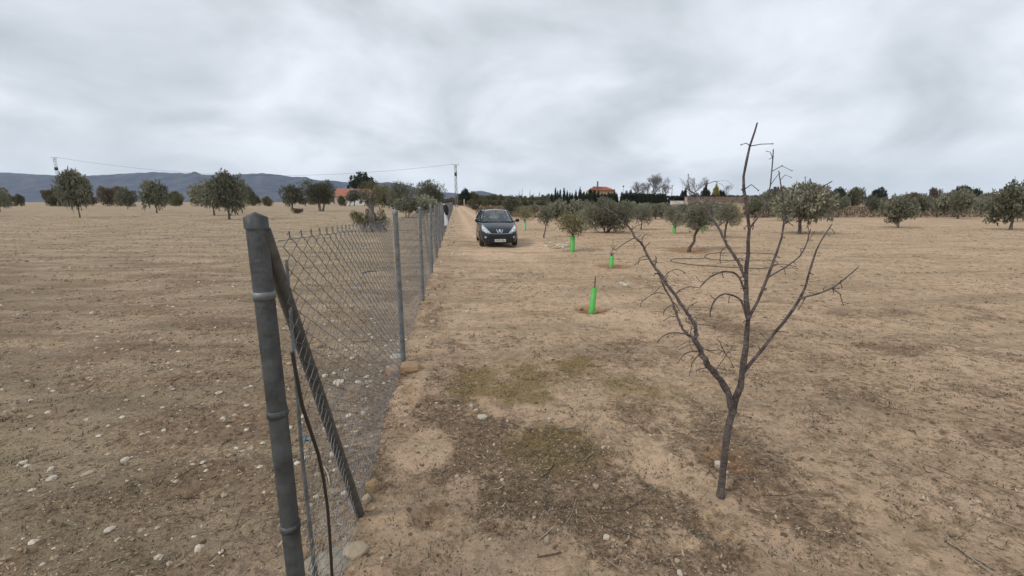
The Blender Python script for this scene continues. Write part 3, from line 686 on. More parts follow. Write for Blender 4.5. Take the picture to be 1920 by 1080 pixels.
def house_right():
    y = 175.0; xl, xr = base_at(1106, y), base_at(1153, y); ze, zr = top_z(357, y), top_z(349, y); w = xr - xl; d = 9.0
    e = link('house', None, None, ((xl + xr) / 2, y, 0)); tag(e, 'ochre two-storey house with red hipped roof rising above the dark hedge', 'house')
    mb = MB(); mb.box((0, d / 2, ze / 2), (w - .9, d, ze)); mb.build('wall', M['render'], e)
    v = [(-w / 2, -.6, ze), (w / 2, -.6, ze), (w / 2, d + .6, ze), (-w / 2, d + .6, ze), (-w * .30, d / 2, zr), (w * .22, d / 2, zr - .15)]
    mb = MB(); mb.add(v, [(0, 1, 5, 4), (1, 2, 5), (2, 3, 4, 5), (3, 0, 4)]); roof_tiles(mb, v[0], v[1], v[5], v[4], 34)
    rf = mb.build('roof', M['roof'], e)
    mb = MB(); mb.box((-w * .2, 1.2, (zr + top_z(340.5, y)) / 2 - .8), (.5, .5, top_z(340.5, y) - zr + 1.6)); mb.box((-w * .2, 1.2, top_z(340.5, y) + .05), (.7, .7, .12)); mb.build('chimney', mat('dark_flue', (.12, .13, .17), .7), e)
    for cx in (-.22, .02, .26):
        mb = MB(); mb.box((w * cx, -.05, ze - 1.6), (1.2, .12, 1.3)); f = mb.build('window', M['render_w'], e)
        for s in (-.29, .29):
            mb = MB(); mb.box((w * cx + s, -.13, ze - 1.6), (.5, .03, 1.1)); mb.build('pane', M['glass_d'], f)
house_right()

# ------------------------------------------------------------------ far hedge, cypresses, scrub line
def cypress(px, y, top, half, label, group=None, kind='cypress', cat='cypress', name='cypress_tree', k=None):
    x = base_at(px, y); h = top_z(top, y); e = link(name, None, None, (x, y, 0)); tag(e, label, cat, group)
    c = link('crown', proto_crown(kind, (int(px) % 4) if k is None else k), e, (0, 0, .1), random.random() * 6.28); hw = half / FOC * y; c.scale = (hw * 2, hw * 2, h - .1) if kind == 'cypress' else (hw, hw, h - .1)
    mb = MB(); mb.tube([(0, 0, -.1), (0, 0, h * .5)], [.14, .08], 7); mb.build('trunk', M['bark'], e)
    return e
ROWS = {}
for px, top, half in ((1034, 362, 3), (1041, 350, 2.6), (1045, 356, 2.6), (1050, 354, 2.6), (1057, 351, 3), (1063, 357, 3), (1068, 360, 3), (1072, 361, 3), (1079, 357, 3.4), (1087, 352, 4), (1094, 358, 3.5), (1099, 359, 4), (1106, 353, 5), (1113, 354, 5),
                      (1121, 356, 4), (1127, 362, 5), (1134, 364, 5), (1140, 360, 5), (1146, 361, 4), (1151, 356, 3.5), (1155, 362, 4)):
    cypress(px, 152 + (px % 3), top, half, 'dark pointed cypress in the row before the ochre house', 'cypresses before the ochre house')
for px, top, half in ((1048, 366, 6), (1060, 366, 6), (1074, 367, 7), (1090, 365, 8), (1106, 364, 8), (1122, 366, 8), (1138, 366, 8), (1150, 366, 7)):
    cypress(px, 149, top, half, 'dark evergreen shrub filling the foot of the cypress row', 'evergreen shrubs at the foot of the cypresses', kind='dark', cat='shrub', name='evergreen_shrub', k=int(px) % 3)
for i, px in enumerate(range(1165, 1248, 4)):
    cypress(px, 145 + (i % 2), [359, 361, 356, 360, 354, 360, 359, 361, 360][i % 9] if px < 1200 else 361 + (i % 3) * .6, 4.0, 'dark hedge cypress under the big bare tree', 'hedge cypresses under the bare tree')
def clipped_hedge(px0, px1, y, top, bot_z, label, name='hedge', m='dark', th=1.4, n=1600):
    a, b = base_at(px0, y), base_at(px1, y); h = top_z(top, y)
    nb = int((b - a) / .9); bl = [((i + .5) * (b - a) / nb, 0, bot_z + (h - bot_z) * q, .75, th / 2, (h - bot_z) * .25) for i in range(nb) for q in (.25, .75)]
    e = link(name, None, None, (a, y, 0)); tag(e, label, 'hedge')
    me = crown_mesh('foliage', int(px0), n, 5, .28, .16, bl, M[m], sprig=.12, shell=.6); tag(link('foliage', me, e), kind='stuff')
    mb = MB()
    for i in range(nb): mb.tube([((i + .5) * (b - a) / nb, 0, -.1), ((i + .5) * (b - a) / nb, 0, h * .6)], .04, 5)
    mb.build('stems', M['bark'], e); return e
clipped_hedge(1165, 1247, 147, 363.5, 0, 'long dark clipped hedge under the big bare tree')
clipped_hedge(1248, 1283, 132, 368, .9, 'dark green screen hedge above the low white wall')
clipped_hedge(1283, 1420, 160, 366.5, 1.8, 'dark hedge top above the brown block wall', n=2600)
white_wall(1256, 1281, 128, 377, label='low white wall below the dark green screen hedge')
white_wall(1290, 1425, 158, 369, 'brickwall', 'long brown block wall under the dark hedge at the right')
def gate_post(px, y, top, label):
    h = top_z(top, y); x = base_at(px, y); mb = MB(); mb.box((0, 0, h / 2), (.55, .55, h)); mb.box((0, 0, h + .06), (.7, .7, .12)); o = mb.build('gate_pillar', M['render_p'], None, (x, y, 0)); tag(o, label, 'pillar')
gate_post(1285, 126, 370, 'pale pink masonry pillar at the right end of the low white wall')
gate_post(870.5, 190, 374, 'pale masonry pillar at the far end of the dirt track')
def mound(px0, px1, y, top, m, label):
    a, b = base_at(px0, y), base_at(px1, y); h = top_z(top, y); X, Y = np.meshgrid(np.linspace(-1, 1, 26), np.linspace(-1, 1, 18)); rr = np.sqrt(X ** 2 + Y ** 2)
    Z = np.clip(1 - rr ** 2, 0, 1) ** .8 * h * (1 + .25 * fbm(X * 2 + px0, Y * 2, 5, 3)) - .08
    V = np.stack([X * (b - a) / 2, Y * (b - a) / 3, Z], -1).reshape(-1, 3); i = np.arange(17)[:, None] * 26 + np.arange(25)[None, :]
    F = np.stack([i, i + 1, i + 27, i + 26], -1).reshape(-1, 4)
    o = link('soil_mound', np_mesh('soil_mound', V, F, M[m], smooth=True), None, ((a + b) / 2, y, 0)); tag(o, label, 'mound')
mound(1336, 1420, 70, 384, 'mound', 'heap of orange earth at the right edge behind the olive crowns')
mound(1240, 1305, 118, 382, 'brown_soil', 'low brown earth bank in front of the low white wall')
mound(1290, 1440, 140, 380.5, 'brown_soil', 'long brown earth bank along the foot of the block wall')
mound(1298, 1330, 110, 377, 'stone_t', 'low pale rubble heap before the brown block wall')
cypress(1321, 170, 336, 3.0, 'very slim tall dark cypress standing alone above the right hedge')
cypress(1321, 168, 354, 9, 'broad dark tree around the foot of the slim cypress', kind='dark', cat='tree', name='evergreen_tree', k=0)
cypress(1340, 165, 347, 9, 'yellow-green pointed conifer right of the slim cypress', kind='gold', cat='conifer', name='conifer', k=0)
cypress(1352, 165, 359, 6, 'dark green shrub at the right side of the yellow-green conifer', kind='dark', cat='shrub', name='evergreen_shrub', k=1)
cypress(1281, 165, 357, 6, 'dark rounded tree under the left side of the pale bare tree', kind='dark', cat='tree', name='evergreen_tree', k=1)
cypress(1303, 166, 362, 9, 'dark low tree under the pale bare tree', kind='scrub', cat='tree', name='evergreen_tree', k=2)

# scrub line closing the track: individual bushy trees
rg = random.Random(12)
line = [(853, 372, 8, 1), (866, 373, 8, 1), (860, 365, 7, 0), (880, 363, 8, 3), (886, 360, 6, 3), (893, 366, 9, 1), (905, 367, 9, 0), (917, 367, 9, 1), (928, 366, 9, 3), (940, 365, 8, 0), (950, 368, 9, 3), (962, 369, 9, 0), (973, 367, 9, 2),
        (985, 368, 9, 0), (996, 367, 9, 0), (1007, 369, 9, 2), (1018, 366, 9, 0), (1027, 364, 8, 0), (1036, 366, 8, 2)]
for px, top, half, k in line:
    cypress(px, 205 + rg.uniform(-8, 12), top, half * 1.15, 'green-brown bushy tree in the scrub line closing off the track', 'bushy trees in the scrub line', kind='scrub', cat='tree', name='scrub_tree', k=k)
for px, top, half, k in ((899, 374, 7, 1), (912, 375, 8, 0), (924, 375, 8, 2), (936, 374, 8, 0), (948, 376, 8, 1), (960, 376, 8, 2), (972, 376, 8, 2), (984, 375, 8, 0), (996, 375, 8, 2), (1008, 376, 8, 2), (1020, 375, 8, 0), (1030, 374, 8, 2), (858, 376, 8, 1), (846, 374, 8, 1), (836, 373, 8, 2), (884, 374, 8, 0), (1041, 376, 8, 2)):
    cypress(px, 188 + rg.uniform(-3, 3), top, half * 1.1, 'low bush in front of the scrub line at the end of the track', 'low bushes before the scrub line', kind='scrub', cat='shrub', name='scrub_bush', k=k)
cypress(873.5, 196, 355, 8, 'dark umbrella-shaped pine at the end of the track beside the pylon', kind='dark', cat='pine', name='pine_tree', k=2)
cypress(866, 198, 361, 6, 'dark shrub leaning on the left of the umbrella pine', kind='dark', cat='shrub', name='evergreen_shrub', k=0)
x_, y_ = base_at(891, 95), 95
tree('shrub', 'small brown bush alone at the right rim of the far track', 'shrub', x_, y_, .95, .05, 1.05, 'scrub', 1, .04)

def bare_tree_mesh(name, seed, h, spread, levels=6, r0=.22, trunk=.25, thin=.016):
    rg = random.Random(seed); mb = MB()
    def grow(p, d, ln, r, lv):
        q = p; dd = d; pts = [p]; 
        for i in range(2):
            dd = (dd + Vector((rg.uniform(-1, 1), rg.uniform(-1, 1), rg.uniform(-.3, .7))) * .16).normalized(); q = q + dd * ln / 2; pts.append(q)
        mb.tube(pts, [r, r * .85, r * .68], 6 if lv < 2 else 3, cap=False)
        if lv >= levels: return
        for k in range(3 if lv < 4 else rg.choice((2, 3, 3))):
            a = rg.uniform(0, 6.28); s = dd.orthogonal().normalized(); s.rotate(Matrix.Rotation(a, 3, dd))
            nd = (dd + s * rg.uniform(.35, .75) * spread + Vector((0, 0, .22))).normalized()
            grow(pts[rg.choice((1, 2, 2))], nd, ln * rg.uniform(.68, .86), max(r * .60, thin), lv + 1)
    grow(Vector((0, 0, -.1)), Vector((0, 0, 1)), h * trunk, r0, 0)
    return mb
def bare_tree(px, y, top, label, seed, spread=.9, levels=6, r0=.2, trunk=.22, group=None, wf=1.0, name='bare_tree'):
    h = top_z(top, y); x = base_at(px, y); mb = bare_tree_mesh('limbs', seed, h, spread, levels, r0, trunk)
    zmax = max(v[2] for v in mb.v); k = h / zmax; mb.v = [(v[0] * k * wf, v[1] * k * wf, v[2] * k) for v in mb.v]
    e = link(name, None, None, (x, y, 0)); tag(e, label, 'tree', group)
    mb.build('branches', M['bare'], e)
    t = MB(); t.tube([(0, 0, -.1), (0, 0, h * trunk * .8)], [r0 * 1.15, r0 * 1.02], 9); t.build('trunk', M['bark'], e)
bare_tree(1226, 165, 322, 'big pale bare winter tree rising behind the clipped hedge', 3, .95, 7, .3, .2)
bare_tree(1193, 168, 340, 'lower bare tree to the left of the big bare tree behind the hedge', 8, 1.0, 6, .18, .2, wf=1.5)
bare_tree(1208, 172, 342, 'thin bare tree squeezed between the two larger bare trees', 9, .8, 6, .16, .2)
bare_tree(1243, 170, 343, 'low bare tree on the right flank of the big bare tree', 10, 1.0, 6, .16, .2, wf=1.3)
bare_tree(1294, 168, 330, 'pale open bare tree behind the tip of the nearest branch', 15, .8, 6, .2, .22, wf=1.3)
bare_tree(1362, 175, 345, 'bare tree at the right border beyond the yellow-green conifer', 16, .9, 6, .2, .22)
for i, (px, top) in enumerate(((972, 356), (979, 361), (995, 355), (1000, 360), (1010, 358), (1016, 362))):
    bare_tree(px, 260, top, 'faint leafless poplar above the distant scrub line', 30 + i, .28, 5, .12, .28, 'leafless poplars above the scrub line', wf=.5, name='bare_poplar')

# ------------------------------------------------------------------ pylon, wire, poles
def pylon(x, y, h, label):
    e = link('pylon', None, None, (x, y, 0)); tag(e, label, 'pylon')
    w0, w1 = .36, .24
    def wz(z): return w0 + (w1 - w0) * z / h
    for sx in (-1, 1):
        for sy in (-1, 1):
            mb = MB(); mb.box((0, 0, 0), (.1, .1, 1)); o = MB(); o.tube([(sx * w0, sy * w0, -.1), (sx * w1, sy * w1, h)], [.055, .045], 4, smooth=False); o.build('leg', M['concrete'], e)
    n = 14
    for i in range(n):
        z0, z1 = h * i / n, h * (i + 1) / n; mb = MB(); a, b = wz(z0), wz(z1)
        for c0, c1, q0, q1 in (((-a, -a), (a, -a), (-b, -b), (b, -b)), ((-a, a), (a, a), (-b, b), (b, b)), ((-a, -a), (-a, a), (-b, -b), (-b, b)), ((a, -a), (a, a), (b, -b), (b, b))):
            mb.tube([(*c0, z0), (*c1, z0)], .04, 4); mb.tube([(*(c0 if i % 2 else c1), z0), (*(q1 if i % 2 else q0), z1)], .03, 4)
        mb.build('brace', M['concrete'], e)
    mb = MB(); mb.box((0, 0, h), (2.0, .12, .1)); mb.box((0, 0, h - .55), (1.2, .1, .08)); mb.build('crossarm', M['concrete'], e)
    mb = MB(); mb.box((0, -.1, h * .78), (.7, .6, 1.0)); mb.tube([(.35, -.1, h * .78 + .5), (.35, -.1, h * .78 + .8)], .06, 6); mb.build('transformer', M['black'], e)
    for sx in (-1, 0, 1):
        mb = MB(); mb.lathe([(.02, 0), (.07, .03), (.03, .08), (.07, .13), (.03, .18), (.06, .22), (.0, .25)], 8, (sx * .92, 0, h + .05)); mb.build('insulator', M['black'], e)
PY = 140.0; pxx = base_at(856, PY); ph = top_z(309, PY); pylon(pxx, PY, ph, 'tall narrow lattice pylon with crossarm beyond the end of the fence')
px2 = base_at(120, PY + 12) ; p2h = top_z(296, PY + 12); pylon(px2, PY + 12, p2h, 'second lattice pylon far to the left holding the other end of the wire')
mb = MB(); pts = []
A, B = Vector((pxx - .9, PY, ph + .2)), Vector((px2 + .9, PY + 12, p2h + .2))
for i in range(41):
    t = i / 40; q = A.lerp(B, t); q.z -= 4 * 4.6 * t * (1 - t); pts.append(q)
mb.tube(pts, .03, 5); tag(mb.build('power_line', M['black']), 'thin overhead wire sagging left from the lattice pylon', 'wire')
def thin_pole(px, y, top, label, arm=False):
    x = base_at(px, y); h = top_z(top, y); mb = MB(); mb.tube([(0, 0, -.1), (0, 0, h)], [.13, .09], 8)
    if arm: mb.box((0, 0, h - .2), (1.4, .1, .1))
    tag(mb.build('utility_pole', M['concrete'], None, (x, y, 0)), label, 'pole')
thin_pole(1258, 150, 347, 'thin utility pole between the big bare tree and the pale bare tree', True)
thin_pole(979, 215, 353, 'thin dark pole standing in the distant scrub line')
thin_pole(1002, 95, 377, 'short pale post at the back of the grove')
def lamp(px, y, top):
    x = base_at(px, y); h = top_z(top, y); e = link('street_lamp', None, None, (x, y, 0)); tag(e, 'small street lamp just above the gap in the cypress hedge', 'lamp')
    mb = MB(); mb.tube([(0, 0, -.1), (0, 0, h)], [.07, .05], 7); mb.build('pole', M['concrete'], e)
    mb = MB(); mb.lathe([(.0, .5), (.28, .35), (.3, .1), (.12, 0)], 10, (0, 0, h - .1)); mb.build('lamp_head', M['glass_d'], e)
lamp(1167, 148, 350)

# ------------------------------------------------------------------ chain-link fence
def build_fence():
    e = link('chain_link_fence', None, None, (FX(1.34), 1.34, 0)); tag(e, 'galvanised chain-link fence running far along the left of the dirt track', 'fence')
    O = Vector((FX(1.34), 1.34, 0))
    def rel(p): return Vector(p) - O
    def post_mesh(r=.026, h=1.63):
        mb = MB(); mb.tube([(0, 0, -.08), (0, 0, h)], r, 14); mb.lathe([(r + .004, h - .03), (r + .004, h + .004), (r * .6, h + .014), (0, h + .018)], 14)
        return mb.mesh('post', M['steel'])
    pm = post_mesh(); ys = [4.53 + 3.07 * k * .992 for k in range(0, 39)]
    for i, y in enumerate(ys):
        p = link('post', pm, e, rel((FX(y), y, gz(FX(y), y)))); p.rotation_euler = (R(random.uniform(-1, 1)) if i else 0, R(random.uniform(-.8, .8)) if i else R(-.3), 0)
        if i == 0: p['label'] = 'galvanised post nearest the camera, standing behind two tan stones'
    t = MB(); t.tube([(0, 0, -.1), (0, 0, 1.70)], .03, 16); t.lathe([(.034, 1.67), (.034, 1.704), (.0, 1.72)], 16)
    for zc in (.2, .62, 1.05, 1.45): t.lathe([(.030, zc), (.0335, zc + .001), (.0335, zc + .024), (.030, zc + .025)], 16); t.box((-.006, .042, zc + .0125), (.012, .03, .022)); tp = t.build('end_post', M['steel'], e, rel((FX(1.34), 1.34, 0)))
    # brace leaning from the ground towards the end post
    foot = Vector((*gp(678, 966), -.03)); hi = onfence(555, 614, .02)
    d = (hi - foot); top = foot + d * 1.27
    b = MB(); b.tube([rel(foot), rel(top)], .0235, 14); b.build('brace', M['steel_dark'], e)
    # diamond mesh: zig-zag wires, knuckled ends at top
    P = .056; H = 1.555; r = .0017
    def panel(length, H=H, r=r, wav=.006, seed=0, lift=0):
        rg = random.Random(seed); mb = MB(); n = int(round(length / P)); nz = int(H / (P / 2))
        for i in range(n):
            x0 = (i + .5) * length / n; pts = []
            for k in range(nz + 1):
                z = .015 + (H - .015) * k / nz; s = 1 if (k + i) % 2 else -1
                bulge = wav * math.sin(z * 3.1 + x0 * 1.3) + wav * .6 * math.sin(x0 * 4 + z * 6)
                pts.append(Vector((x0 + s * (P / 2 + .001), bulge + s * r * .9 * (1 if k % 4 < 2 else -1), z)))
            pts.append(pts[-1] + Vector((-s * .006, 0, .017))); pts.append(pts[-1] + Vector((-s * .010, .003, -.010)))
            if lift: pts = [Vector((q.x, q.y, q.z * (1 + lift * (1 - q.x / length)))) for q in pts]
            mb.tube(pts, r, 3, cap=False, smooth=False)
        for zz in (.06, .80, H - .01):
            mb.tube([(length * k / 12, .004 + wav * math.sin(k), (zz - (.012 if zz > 1.4 else .008) * math.sin(math.pi * k / 12)) * (1 + lift * (1 - k / 12))) for k in range(13)], .0016, 4)
        return mb.mesh('wire_mesh', M['wire'])
    ang = math.atan2(FDIR.y, FDIR.x)
    span = math.hypot(ys[1] - ys[0], FX(ys[1]) - FX(ys[0])); pa = [panel(span, seed=s, wav=.004 + .004 * s) for s in range(3)]
    L0 = math.hypot(4.53 - 1.36, FX(4.53) - FX(1.36))
    f = link('wire_mesh', panel(L0, wav=.012, H=1.555, lift=.055, r=.0019), e, rel((FX(1.36) + .058, 1.36, .0)), ang + .026)
    for i in range(len(ys) - 1):
        y = ys[i]; p = link('wire_mesh', pa[i % 3], e, rel((FX(y) - .03, y, 0.0)), ang)
    # tension bar and a slack dark cable by the end post
    mb = MB(); pts = [onfence(560, 775, .03), onfence(566, 850, .03), onfence(578, 960, .03), onfence(592, 1085, .03), onfence(597, 1130, .03)]
    up = pts[0] + (pts[0] - pts[1]).normalized() * .55
    mb.tube([rel(q) for q in [up] + pts], [.006, .007, .007, .008, .009, .009], 6); mb.build('tension_bar', M['steel'], e)
    mb = MB(); cp = [onfence(*q, .075) for q in ((548, 660), (555, 700), (567, 762), (583, 810), (597, 852), (607, 900), (614, 950), (618, 1000), (621, 1050), (624, 1110))]
    mb.tube([rel(q) for q in cp], .0062, 8); mb.build('cable', M['hose'], e)
    mb = MB(); w0 = onfence(680, 962); mb.tube([rel(w0 + Vector((.03, 0, .05))), rel(Vector((*gp(692, 1000), .02))), rel(Vector((*gp(708, 1035), .012)))], [.003, .003, .002], 5); mb.build('loose_wire', M['hose'], e)
    # tie wires round the near post
    for y in (4.53, 7.57):
        for z in (.25, .8, 1.5):
            mb = MB(); mb.tube([rel((FX(y) + .034 * math.cos(a), y + .034 * math.sin(a), z + .004 * a)) for a in np.linspace(0, 6.3, 12)], .0017, 4); mb.build('tie_wire', M['wire'], e)
build_fence()
def hanging(name, label, cat, y, pts_px, m, folds=5):
    """a limp sheet hung on the fence; outline widths by height, gathered in folds"""
    x = FX(y) + .10; V = []; nu = 14
    for (zl, zc, zw) in pts_px:
        for k in range(nu):
            a = 2 * math.pi * k / nu; w = zw * (1 + .12 * math.sin(folds * a + zl * 9))
            V.append((x + zc + w * math.cos(a) * .9, y + w * .45 * math.sin(a), zl))
    n = len(pts_px); F = [(i * nu + k, i * nu + (k + 1) % nu, (i + 1) * nu + (k + 1) % nu, (i + 1) * nu + k) for i in range(n - 1) for k in range(nu)]
    F += []; mb = MB(); mb.add(V, F, True); mb.add(V[:nu], [tuple(range(nu))]); mb.add(V[-nu:], [tuple(range(nu))[::-1]])
    tag(mb.build(name, m), label, cat)
yb = 22.0
hanging('white_plastic_sheet', 'crumpled white plastic sheet hanging down the fence below a black cloth', 'plastic sheet', yb,
        [(1.62, -.06, .03), (1.66, -.05, .05), (1.60, -.03, .04), (1.45, .0, .05), (1.15, .02, .07), (.95, .03, .085), (.75, .05, .11), (.62, .06, .13), (.58, .06, .10)], M['white_bag'])
hanging('black_cloth', 'black cloth slung over the top of the fence above the white sheet', 'cloth', yb - .08,
        [(1.62, .0, .03), (1.58, .02, .09), (1.48, .04, .13), (1.36, .06, .14), (1.24, .07, .12), (1.14, .08, .08), (1.08, .09, .02)], M['black_bag'], 4)

# ------------------------------------------------------------------ bare almond tree on the right
def smooth(pts, n=3):
    out = []
    for i in range(len(pts) - 1):
        p0 = pts[max(i - 1, 0)]; p1 = pts[i]; p2 = pts[i + 1]; p3 = pts[min(i + 2, len(pts) - 1)]
        for k in range(n):
            t = k / n; out.append(.5 * ((2 * p1) + (p2 - p0) * t + (2 * p0 - 5 * p1 + 4 * p2 - p3) * t * t + (-p0 + 3 * p1 - 3 * p2 + p3) * t ** 3))
    out.append(pts[-1]); return out
def almond():
    bx, by = gp(1352, 927); e = link('almond_tree', None, None, (bx, by, gz(bx, by))); tag(e, 'leafless young almond tree with thin knobbly branches reaching in from the right', 'tree'); O = Vector((bx, by, gz(bx, by)))
    rg = random.Random(3)
    def limb(name, px, y0, y1, w0, w1, m='twig', knob=.18, spurs=0):
        n = len(px); pts = [at(p[0], p[1], y0 + (y1 - y0) * i / (n - 1)) for i, p in enumerate(px)]
        pts = smooth(pts, 4); k = len(pts); rad = []
        for i, p in enumerate(pts):
            t = i / (k - 1); dz = p.y * CP + (EYE - p.z) * SP; w = .8 * (w0 + (w1 - w0) * t) / FOC * dz / 2
            rad.append(w * (1 + knob * rg.uniform(-.6, 1)))
        mb = MB(); jit = lambda q, r_: q + Vector((rg.uniform(-1, 1), rg.uniform(-1, 1), rg.uniform(-1, 1))) * r_ * .35
        mb.tube([pts[0] - O] + [jit(q, r_) - O for q, r_ in zip(pts[1:-1], rad[1:-1])] + [pts[-1] - O], rad, 8)
        for s in range(int(spurs * 1.15)):
            i = rg.randrange(1, k - 1); p = pts[i]; d = (pts[i + 1] - pts[i - 1]).normalized(); sd_ = d.orthogonal().normalized(); sd_.rotate(Matrix.Rotation(rg.uniform(0, 6.28), 3, d))
            ln = rg.choice((.015, .02, .03, .03, .05, .07, .10)); q1 = p + (sd_ + d * .4) * ln * .5; q2 = q1 + (sd_ + Vector((0, 0, rg.uniform(-.8, .5)))).normalized() * ln * .6
            rr = min(rad[i] * .6, .0028)
            mb.tube([p - O, q1 - O, q2 - O], [rr, rr * .8, rr * .7], 5); mb.tube([q2 - O - sd_ * .002, q2 - O + sd_ * .003], [rr * 1.5, rr * .9], 5)
        mb.build(name, M[m], e); return pts
    Y = by
    # trunk
    px = [(1351, 930), (1354, 900), (1359, 850), (1366, 800), (1374, 770)]
    mb = MB(); pts = smooth([at(a, b, Y) for a, b in px], 4); pts[0].z -= .04
    mb.tube([p - O for p in pts], [.019 + .012 * math.exp(-i * .7) + .001 * rg.uniform(-1, 1) for i in range(len(pts))], 12); mb.build('trunk', M['twig_g'], e)
    limb('branch', [(1375, 774), (1366, 741), (1345, 706), (1325, 680), (1311, 652), (1303, 634)], Y, Y + .06, 17, 10, spurs=8)
    limb('branch', [(1303, 635), (1306, 618), (1300, 604), (1292, 593), (1280, 575), (1266, 552), (1247, 529), (1244, 519), (1231, 506), (1214, 479), (1204, 458), (1191, 445), (1184, 432), (1172, 420), (1162, 413), (1157, 404), (1146, 397), (1137, 391), (1133, 388)], Y + .06, Y + .55, 9, 2.6, spurs=22)
    limb('branch', [(1302, 634), (1285, 623), (1276, 608), (1269, 589), (1262, 569), (1258, 560), (1247, 542), (1241, 526), (1234, 511)], Y + .06, Y + .32, 6.5, 3.5, 'twig_g', spurs=12)
    for pl, y0, w in (([(1162, 413), (1152, 419), (1146, 425), (1140, 431), (1136, 438)], .5, 2.4), ([(1133, 389), (1126, 392), (1120, 396), (1113, 399)], .55, 2.2), ([(1191, 445), (1180, 451), (1168, 458), (1158, 466), (1152, 469), (1146, 462)], .46, 2.4),
                      ([(1303, 634), (1290, 627), (1270, 624), (1252, 626), (1241, 632), (1232, 642)], .06, 4), ([(1310, 658), (1290, 661), (1279, 669), (1270, 682)], .05, 3), ([(1311, 664), (1299, 679), (1296, 690), (1292, 706)], .05, 2.4),
                      ([(1247, 551), (1232, 549), (1215, 557), (1203, 567), (1200, 576)], .26, 2), ([(1266, 552), (1272, 546), (1281, 541), (1295, 538), (1314, 540)], .2, 2.4), ([(1259, 572), (1247, 580), (1244, 592)], .22, 2.2), ([(1245, 520), (1256, 509), (1271, 505), (1286, 512)], .3, 2),
                      ([(1204, 458), (1205, 445), (1213, 437)], .4, 2.2), ([(1228, 499), (1231, 486), (1229, 480)], .36, 2.4), ([(1315, 652), (1322, 655), (1334, 658), (1350, 656), (1364, 668), (1376, 690)], .04, 2.6), ([(1362, 666), (1354, 652), (1350, 642), (1342, 634)], .0, 3), ([(1322, 690), (1312, 692), (1305, 695)], .04, 2.6),
                      ([(1338, 700), (1352, 680), (1365, 660), (1372, 655)], .03, 2.4), ([(1214, 479), (1200, 484), (1196, 497)], .4, 1.8), ([(1184, 432), (1192, 424), (1202, 421)], .5, 1.8), ([(1285, 600), (1296, 607), (1330, 610), (1342, 614)], .1, 1.8)):
        limb('twig', pl, Y + y0, Y + y0 + .05, w, max(1.3, w * .5), 'twig' if w > 2.3 else 'twig_g', spurs=3)
    # second leader just outside the photograph and the branches it sends back in
    limb('branch', [(1375, 774), (1392, 700), (1402, 600), (1398, 520), (1405, 430), (1395, 330), (1420, 230)], Y, Y + .1, 15, 4, spurs=14)
    limb('branch', [(1399, 525), (1383, 490), (1364, 461), (1357, 447), (1347, 427), (1335, 410), (1329, 399), (1322, 389), (1311, 378), (1307, 367), (1294, 358), (1285, 352)], Y + .05, Y + .5, 7, 2.6, 'twig_g', spurs=12)
    limb('branch', [(1400, 560), (1386, 520), (1364, 509), (1346, 513), (1328, 522), (1319, 531), (1313, 538)], Y + .05, Y + .1, 5, 2.4, spurs=5)
    limb('branch', [(1402, 610), (1390, 565), (1364, 551), (1345, 558), (1337, 569), (1332, 583), (1332, 595)], Y + .03, Y + .1, 5, 2.6, spurs=5)
    for pl, y0, w in (([(1311, 378), (1297, 382), (1288, 388), (1279, 394)], .45, 2.6), ([(1347, 424), (1356, 416), (1364, 411), (1376, 400)], .35, 2.6), ([(1335, 410), (1337, 398), (1334, 388)], .4, 2.4), ([(1325, 345), (1340, 340), (1348, 340)], .5, 1.6), ([(1364, 461), (1353, 470), (1350, 486), (1351, 494)], .1, 2.2)):
        limb('twig', pl, Y + y0, Y + y0 + .04, w, w * .6, 'twig_g', spurs=2)
    for pl, w in (([(1403, 600), (1440, 520), (1470, 420), (1460, 320)], 8), ([(1392, 700), (1440, 640), (1500, 560), (1530, 470), (1560, 420)], 9), ([(1470, 420), (1510, 370), (1560, 340)], 4), ([(1500, 560), (1560, 540), (1610, 500)], 5), ([(1405, 430), (1440, 370), (1450, 280)], 5), ([(1440, 520), (1500, 480), (1520, 430)], 4)):
        limb('branch', pl, Y + .02, Y + .15, w, 2, spurs=10)
almond()

# ------------------------------------------------------------------ stones
def rock_mesh(name, seed, m, sub=2, flat=.6, rough=.25):
    bm = bmesh.new(); bmesh.ops.create_icosphere(bm, subdivisions=sub, radius=1); rg = random.Random(seed); ph = [rg.uniform(0, 9) for _ in range(6)]
    for v in bm.verts:
        c = v.co; n_ = math.sin(c.x * 2.3 + ph[0]) * math.sin(c.y * 2.1 + ph[1]) + .6 * math.sin(c.z * 4 + ph[2] + c.x * 3) + .4 * math.sin(c.y * 6 + ph[3]) * math.sin(c.x * 5 + ph[4])
        v.co = c * (1 + rough * n_ * .75 + rg.uniform(-.05, .05)); v.co.z *= flat
        for ax, lim in ((0, .95), (1, .92), (2, flat * .85)):
            v.co[ax] = max(-lim, min(lim, v.co[ax]))
    me = bpy.data.meshes.new(name); bm.to_mesh(me); bm.free(); me.materials.append(M[m])
    me.polygons.foreach_set('use_smooth', [False] * len(me.polygons)); return me
RM = {}
def rock(px, py, wpx, hpx, m, label, group=None, name='stone', cat='stone', flat=.6, sink=.25, rz=None):
    x, y = gp(px, py); z = y * CP + EYE * SP; w = wpx / FOC * z / 2 * 1.15; h = hpx / FOC * z / 2
    key = (m, int(px + py) % 7)
    if key not in RM: RM[key] = rock_mesh('stone', key[1] * 13 + len(m), m)
    o = link(name, RM[key], None, (x, y, gz(x, y) + h * .35), rz if rz is not None else random.uniform(0, 6.28)); o.scale = (w * .95, w * random.uniform(.65, .95), h * 1.75)
    tag(o, label, cat, group); return o
rock(770, 699, 36, 27, 'stone_t', 'big tan stone right of the foot of the first fence post', rz=.3)
rock(742, 700, 32, 22, 'stone_t', 'tan stone behind the mesh, left of the foot of the first fence post', rz=.2)
